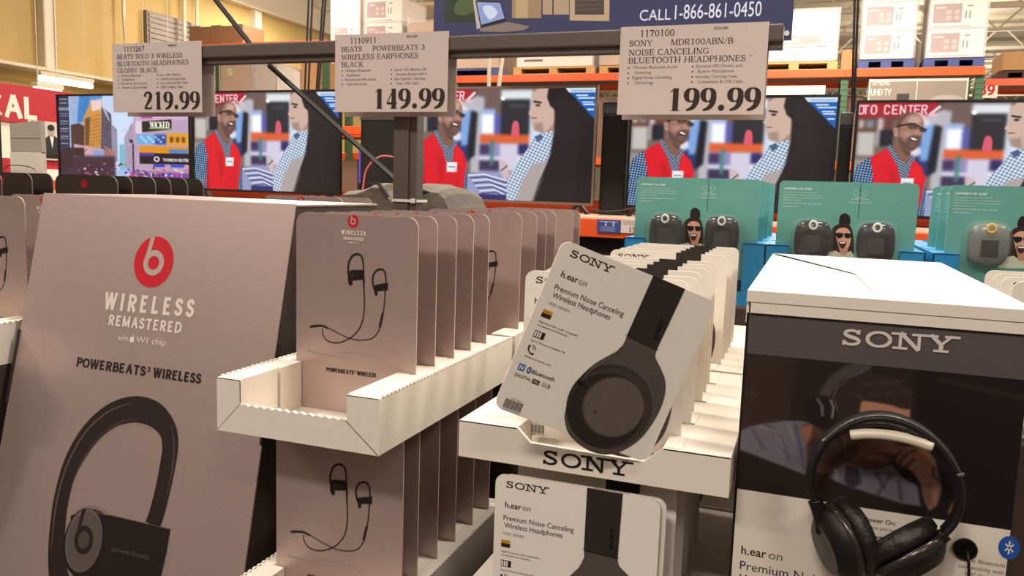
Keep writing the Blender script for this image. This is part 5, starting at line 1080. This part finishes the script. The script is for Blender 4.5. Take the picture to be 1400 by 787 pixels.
for k, (cx, lab) in enumerate(((-.2875, 'blue tray under the left teal speaker pack'), (.084, 'blue tray under the middle teal speaker pack'), (.475, 'blue tray under the rightmost teal speaker pack'))):
    x0, x1 = cx - .186, cx + .186; wl, wr = cx - .131, cx + .131
    fr = [(x0, 1.265), (x1, 1.265), (x1, 1.429), (wr, 1.429), (wr, 1.302), (wl, 1.302), (wl, 1.429), (x0, 1.429)]
    ys = {0: (2.2, 2.35, 2.5, 2.7), 1: (2.2, 2.40, 2.52), 2: (2.2, 2.34, 2.5)}[k]
    o = tray('blue_tray', lab, x0, x1, 2.185, 2.9, 1.265, 1.429, wl, wr, [y + .0015 for y in ys], fr, m_blue, 'blue speaker trays', sl=.049)
    p = Pr(1.0)
    for xx in (x0, x1): p.line([(xx, 1.27), (xx, 1.429)], .004, (8, 40, 66))
    p.line([(x0, 1.428), (wl, 1.428)], .0026, (8, 44, 70)); p.line([(wr, 1.428), (x1, 1.428)], .0026, (8, 44, 70)); q = p.build('dark_edging', o); q.location = (0, 2.185, 0)
    base('support_crate', 'dark base under the ' + ('left', 'middle', 'right')[k] + ' blue tray', x0 + .002, x1 - .002, 2.15, 2.9, 0, 1.2645, m_base)
bm = bmesh.new(); box(bm, -.6, -.48, 2.12, 2.5, 1.0, 1.30); tag(finish(bm, 'blue_carton', m_blue), 'blue carton low beside the left teal speaker pack', 'box')
base('support_crate', 'dark base under the low blue carton', -.62, -.477, 2.12, 2.5, 0, .9995, m_base)

# ------------------------------------------------------------------ white headphone display box with demo headphones
t = thing('display_box', 'white topped display box with a photo of a man on its front', 'display box', (.0875, 1.0, 0))
X0, X1 = -.150, .1485
bm = bmesh.new(); box(bm, X0 + .002, X1 - .002, .012, .687, .62, 1.399, 0, .001); finish(bm, 'box_body', m_white, t)
bm = bmesh.new(); box(bm, X0 + .01, X1 - .01, .03, .67, 0, .62); finish(bm, 'plinth', m_base, t)
bm = bmesh.new()
def slab(bm, pts, z0, z1):
    a = [bm.verts.new((x, y, z0)) for x, y in pts]; b = [bm.verts.new((x, y, z1)) for x, y in pts]; n = len(pts)
    bm.faces.new(a[::-1]); bm.faces.new(b)
    for i in range(n): bm.faces.new((a[i], a[(i + 1) % n], b[(i + 1) % n], b[i]))
slab(bm, [(X0 - .001, .0), (-.005, .0), (-.020, .33), (X0 - .001, .672)], 1.434, 1.4390)
slab(bm, [(-.0045, .0), (X1 + .001, .0), (X1 + .001, .69), (X0 - .001, .69), (X0 + .010, .684), (-.0165, .332)], 1.4345, 1.4395)
prism_yz(bm, [(-.006, 1.426), (-.006, 1.4395), (.0, 1.4395), (.0, 1.426)], X0 - .001, X1 + .001)
box(bm, X0 + .004, X1 - .004, -.0045, .008, 1.4125, 1.427)
box(bm, X0 - .001, X0 + .002, .0, .69, 1.40, 1.434); box(bm, X1 - .002, X1 + .001, .0, .69, 1.40, 1.434); box(bm, X0 + .002, X1 - .002, .687, .69, 1.40, 1.434)
lid = finish(bm, 'lid', m_white, t)
bm = bmesh.new(); slab(bm, [(X0 + .002, .664), (-.0215, .325), (-.0175, .331), (X0 + .008, .680)], 1.4386, 1.4394); finish(bm, 'lid_slit_shade', M('slit_shade', (16, 13, 12), 1.0, spec=0.0), lid)  # dark strip laid on to stand for the shade inside the lid gap
bm = bmesh.new(); box(bm, X0, X1, 0, .012, .62, 1.4125, 0, .001); fp = finish(bm, 'front_panel', M('dark_print_panel', (40, 34, 34), .35, 0, .05), t)
p = Pr(); VT = 1441
xl, xr = X0 * 1000 + 3, X1 * 1000 - 1
p.rect(xl, -78.8, xr, -30, (84, 76, 76)); p.rect(xl, -249, xr, -78.8, (30, 22, 22)); p.rect(xl, -820, xr, -249, (222, 212, 198)); p.rect(X0 * 1000, -820, X0 * 1000 + 3, -29, (22, 18, 18))
p.build('front_print', fp).location = (0, 0, 1.441)
p = Pr(); p.glyphs('SONY', -42.3, -58, 19.2, 117, (206, 196, 188), 6, thick=.23, thin=.15, ser=.2, sh=.15, track=.1, rot=.8); p.build('logo', fp).location = (0, 0, 1.441)
rs = Ras(330, 194, 1007, 487, 1400, 727, (36, 27, 25))
m1 = lambda L_: [(1080 + x / 3.28, 490 + y / 3.28) for x, y in L_]
rs.rect(1007, 487, 1080, 640, (50, 37, 33), 8); rs.rect(1255, 487, 1400, 727, (22, 17, 18), 12); rs.line([(1010, 556), (1032, 557)], 1.5, (90, 74, 68), 1); rs.line([(1290, 500), (1400, 516)], 6, (44, 36, 34), 4); rs.blur(3)
rs.poly(m1([(-245, 440), (-200, 408), (-100, 372), (-30, 348), (60, 338), (120, 345), (110, 420), (105, 560), (100, 640), (-245, 545)]), (102, 97, 108), 3)
rs.poly(m1([(60, 360), (120, 340), (235, 430), (310, 540), (250, 620), (110, 620), (95, 480)]), (74, 50, 43), 5); rs.poly(m1([(58, 372), (118, 346), (110, 420), (88, 470)]), (136, 90, 76), 4); rs.poly(m1([(120, 430), (230, 430), (300, 520), (220, 560), (130, 560)]), (46, 32, 29), 8, .8)
for q in ([(-120, 380), (-40, 440), (10, 560)], [(-180, 420), (-120, 520)], [(30, 360), (60, 470), (90, 600)]): rs.line(m1(q), 5, (74, 70, 82), 4, .8)
for q in ([(-150, 390), (-60, 420), (-20, 500)], [(0, 370), (30, 460)]): rs.line(m1(q), 4, (128, 122, 132), 4, .7)
rs.poly(m1([(215, 640), (240, 580), (300, 535), (380, 562), (450, 545), (500, 515), (560, 580), (625, 610), (650, 720), (560, 720), (310, 670)]), (98, 93, 105), 3); rs.poly(m1([(290, 545), (350, 560), (370, 640), (320, 690), (285, 640)]), (46, 42, 50), 4)
for q in ([(430, 570), (480, 650)], [(500, 570), (450, 690)], [(540, 600), (560, 700)]): rs.line(m1(q), 5, (62, 58, 68), 3, .9)
rs.line(m1([(245, 590), (250, 640)]), 6, (140, 134, 146), 4, .7)
rs.poly(m1([(260, 300), (330, 200), (560, 205), (564, 300), (545, 380), (518, 440), (500, 500), (440, 545), (380, 562), (320, 530), (275, 460), (250, 380)]), (90, 61, 51), 4)
rs.poly(m1([(330, 185), (480, 190), (560, 200), (564, 272), (330, 262)]), (166, 116, 96), 3); rs.poly(m1([(250, 300), (330, 250), (345, 400), (330, 510), (280, 470)]), (44, 31, 28), 8, .85)
rs.poly(m1([(430, 400), (500, 375), (522, 440), (480, 468), (440, 462)]), (116, 78, 64), 4); rs.poly(m1([(380, 380), (440, 360), (430, 440), (380, 450)]), (104, 70, 57), 6); rs.line(m1([(440, 462), (500, 470)]), 3, (52, 34, 30), 2)
rs.line(m1([(400, 492), (462, 486)]), 4, (132, 76, 68), 2); rs.poly(m1([(350, 500), (400, 505), (456, 500), (440, 548), (385, 564), (340, 535)]), (58, 41, 36), 4, .85); rs.line(m1([(372, 370), (440, 372)]), 5, (34, 24, 22), 2)
rs.poly(m1([(498, 440), (530, 410), (580, 400), (650, 405), (695, 460), (712, 530), (735, 610), (722, 700), (690, 740), (665, 690), (640, 600), (600, 540), (560, 520), (530, 520)]), (122, 84, 69), 3)
for q in ([(530, 520), (560, 450), (600, 420)], [(560, 525), (600, 470)], [(510, 480), (540, 430)]): rs.line(m1(q), 4, (58, 39, 34), 2, .9)
rs.poly(m1([(640, 600), (690, 580), (700, 720), (665, 690)]), (86, 58, 48), 5, .8); rs.line(m1([(688, 500), (692, 550), (722, 566)]), 4, (56, 48, 52), 2); rs.line(m1([(706, 510), (726, 545)]), 3, (60, 52, 56), 2); rs.poly(m1([(770, 740), (790, 660), (806, 740)]), (130, 92, 76), 3)
rs.line(m1([(148, 240), (165, 160), (205, 85), (265, 30), (340, 0)]), 17, (64, 59, 61), 3); rs.line(m1([(196, 220), (215, 140), (270, 70), (330, 30)]), 2, (94, 88, 90), 1)
rs.poly(m1([(208, 230), (225, 140), (275, 75), (350, 40), (440, 38), (520, 75), (568, 140), (566, 200), (520, 206), (470, 192), (400, 182), (345, 184), (332, 215), (325, 262), (270, 320), (225, 320)]), (46, 34, 31), 3, sm=True)
for k in range(30):
    x = 290 + (k * 37) % 250; y = 55 + (k * 53) % 125; rs.line(m1([(x, y), (x + 12, y - 6 - k % 5), (x + 26, y + 3)]), 3.2, ((80, 63, 56), (36, 27, 25), (64, 50, 45))[k % 3], 3, .6)
rs.ell(1080 + 150 / 3.28, 490 + 272 / 3.28, 24, 27, (26, 22, 23), 3); rs.line(m1([(128, 208), (152, 240), (158, 292)]), 4, (104, 98, 99), 2); rs.line(m1([(190, 205), (208, 240), (205, 300)]), 3, (130, 124, 125), 2); rs.line(m1([(212, 210), (226, 250)]), 2, (90, 84, 85), 1)
rs.blur(1)
pg = Pr(); qa = [(-158.7,-84.1),(141.8,-53),(160.5,-249.2),(-144.4,-305.4),(-156.1,-83.9)]; pg.grid(rs.out(), xl, -249, xr, -79, 2); pg.build('portrait_picture', fp).location = (0, 0, 1.441)
p = Pr(); K = (40, 34, 34)
p.text('h.ear', -137.3, -332, 10.5, K, 1, width=30, bold=.012); p.text('on', -104.5, -332, 10.5, (96, 86, 84), 1, width=16)
p.text('Premium Noise Canceling', -137.5, -352, 11, (34, 34, 66), 1, width=170); p.text('Wireless Headphones', -137.5, -369, 11, (34, 34, 66), 1, width=140)
q = [(1.2,-265.8),(27.1,-263.7),(4.1,-273.1),(4.9,-283.3)]
p.text('Power On:', q[0][0] - 2, q[0][1] + 1, 5.2, K, 1, bold=.012); p.text('Press and hold', q[2][0] - 2, q[2][1], 4, (110, 100, 96), 1); p.text('Power Off:', q[3][0] - 2, q[3][1] - 1, 5.2, K, 1, bold=.012)
q = [(155.9,-268)][0]; cx, cy = q[0] - 8, q[1] - 1.5
p.ell(cx, cy, 10.5, 13.5, (34, 84, 170), 1); p.line([(cx - 4, cy + 4), (cx + 4, cy - 4), (cx, cy - 8), (cx, cy + 8), (cx + 4, cy + 4), (cx - 4, cy - 4)], 1.6, (226, 222, 216), 2)
for k, s in enumerate(('Easy Bluetooth', 'connectivity with', 'NFC One-touch')): p.text(s, 146, cy - 24 - k * 8.4, 4.6, (90, 80, 78), 1, width=(40, 46, 38)[k], align='r')
p.build('lettering', fp).location = (0, 0, 1.441)
hq = [(105,-278.6)][0]
bm = bmesh.new(); lathe(bm, [(.0125, -.0008), (.0125, -.004), (.0095, -.0045), (.009, -.001)], (hq[0] / 1000, 0, 1.441 + hq[1] / 1000), (0, 1, 0), 24); finish(bm, 'cable_grommet', m_blackgloss, fp)
# demo headphones hung on the panel
hp = thing('demo_headphones', 'black over-ear demo headphones mounted on the photo front display box', 'headphones', (.0875, 1.0, 1.441))
def hq_(pts, y): return [Vector((a / 1000, y, b / 1000)) for a, b in pts]
m_hp = M('headphone_black', (22, 19, 19), .5, 0, .08, spec=.35); m_hpg = M('headphone_gloss', (26, 23, 23), .3, .2, .08); m_pad = M('ear_pad_leather', (24, 21, 21), .5, 0, .1, 80, bump=.2)
arc = hq_([(-57.8,-228.1),(-64.6,-214.4),(-64.7,-194.6),(-60,-173.8),(-49.6,-153.8),(-33.8,-138.6),(-17.4,-128.5),(-0.9,-124.2),(18,-125),(37,-131.4),(54.2,-143.4),(68.6,-158.7),(78.8,-176.9),(84.6,-196.9),(84.9,-213.3),(80,-230.6),(73,-242.5)], -.055)
bm = bmesh.new(); tube(bm, catmull(arc, 4), lambda u: (.0045 + .0015 * math.sin(math.pi * u), .013), 10, (0, -1, 0)); finish(bm, 'headband', m_hp, hp, smooth=True)
rim = hq_([(-54.3,-155.2),(-38.2,-137.8),(-21.9,-126.5),(-3.3,-120.8),(17.6,-121.3),(38.8,-128.3),(57.1,-141.1),(71.5,-157.1),(81.8,-174.1)], -.066)
bm = bmesh.new(); tube(bm, catmull(rim, 4), .0013, 6, (0, -1, 0)); finish(bm, 'rim_trim', M('trim_grey', (96, 88, 84), .3, .6), hp, smooth=True)
for st in ([(-55.8,-156.6),(-52.7,-153.3)], [(78.2,-174.7),(84.4,-172.3)]):
    bm = bmesh.new(); tube(bm, hq_(st, -.068), .0018, 6, (0, -1, 0)); finish(bm, 'size_marker', M('marker_silver', (150, 144, 140), .3, .8), hp)
padp = hq_([(-28.5,-146.5),(-12.1,-142.8),(4.7,-141.4),(21.4,-141.9),(38.1,-144.5),(52.6,-147.8)], -.0645)
bm = bmesh.new(); tube(bm, catmull(padp, 4), (.0058, .006), 10, (0, -1, 0)); finish(bm, 'white_band_pad', M('white_band_pad', (214, 204, 184), .4), hp, smooth=True)
hp.children[-1]['label'] = 'cream white strip inside the headband'
# upper cushion under the band
cu = hq_([(-41.9,-146.4),(-25.4,-136),(-4.6,-130.4),(16.3,-130.4),(35.4,-136.7),(52.7,-148.3)], -.054)
bm = bmesh.new(); tube(bm, catmull(cu, 4), (.0065, .0125), 10, (0, -1, 0)); finish(bm, 'band_cushion', m_pad, hp, smooth=True)
def cup(cpx, axis, ry, nm, ysh):
    c = hq_(cpx, ysh)[0]; ax = Vector(axis).normalized()
    bm = bmesh.new(); lathe(bm, [(.02, .019), (.029, .0185), (.031, .016), (.0325, .0155), (.0385, .008), (.0395, .002), (.038, -.004), (.02, -.006)], c, ax, 40, sx=1, sy=ry); e = finish(bm, 'ear_cup', m_hp, hp, smooth=True)
    bm = bmesh.new(); lathe(bm, [(.001, .0215), (.026, .021), (.0285, .0185)], c, ax, 40, sx=1, sy=ry); finish(bm, 'cap_disc', m_hpg, e, smooth=False)
    bm = bmesh.new(); lathe(bm, [(.02, -.005), (.036, -.006), (.0405, -.012), (.0405, -.02), (.036, -.0255), (.026, -.0265), (.02, -.02)], c, ax, 40, sx=1, sy=ry * 1.04); finish(bm, 'ear_pad', m_pad, e, smooth=True)
    bm = bmesh.new(); lathe(bm, [(.0390, .004), (.0405, .003), (.0405, -.003), (.0392, -.004)], c, ax, 40, sx=1, sy=ry); finish(bm, 'cup_trim', M('cup_trim', (70, 62, 60), .25, .6), e, smooth=True)
    return c, ax
L_c = [(-27.7,-274.8)]; R_c = [(39.9,-276.4)]
cup(L_c, (-.80, -.42, -.30), 1.16, 'left', -.055)
cup(R_c, (.62, -.30, -.72), 1.1, 'right', -.055)
for a in ('396,425 420,465 455,500 520,530 580,600 600,690', '1010,585 985,600 960,640 930,680 880,720 800,760'):
    bm = bmesh.new(); tube(bm, catmull(hq_([(-58.8,-227),(-54.4,-237.4),(-50.7,-249.2),(-48.5,-263.7)] if a[0] == '3' else [(73,-242.5),(68.5,-249.3),(63.1,-257.5),(55.6,-265.6)], -.062), 5), (.008, .006), 8, (0, -1, 0)); finish(bm, 'yoke_arm', m_hpg, hp, smooth=True)
bm = bmesh.new(); q0 = [(-3.6,-142.1)][0]; box(bm, q0[0] / 1000 - .02, q0[0] / 1000 + .02, -.05, -.003, q0[1] / 1000 - .004, q0[1] / 1000 + .004); finish(bm, 'mount_bracket', m_black, hp)
c0 = Vector((hq[0] / 1000, -.006, hq[1] / 1000))
bm = bmesh.new(); tube(bm, catmull([c0, c0 + Vector((.001, -.012, -.004)), c0 + Vector((.003, -.014, -.03)), c0 + Vector((.002, -.012, -.09)), c0 + Vector((-.03, -.03, -.15)), c0 + Vector((-.09, -.05, -.12)), Vector((R_c[0][0] / 1000, -.055, R_c[0][1] / 1000 - .04))], 6), .0016, 8); finish(bm, 'cable', m_black, hp, smooth=True)
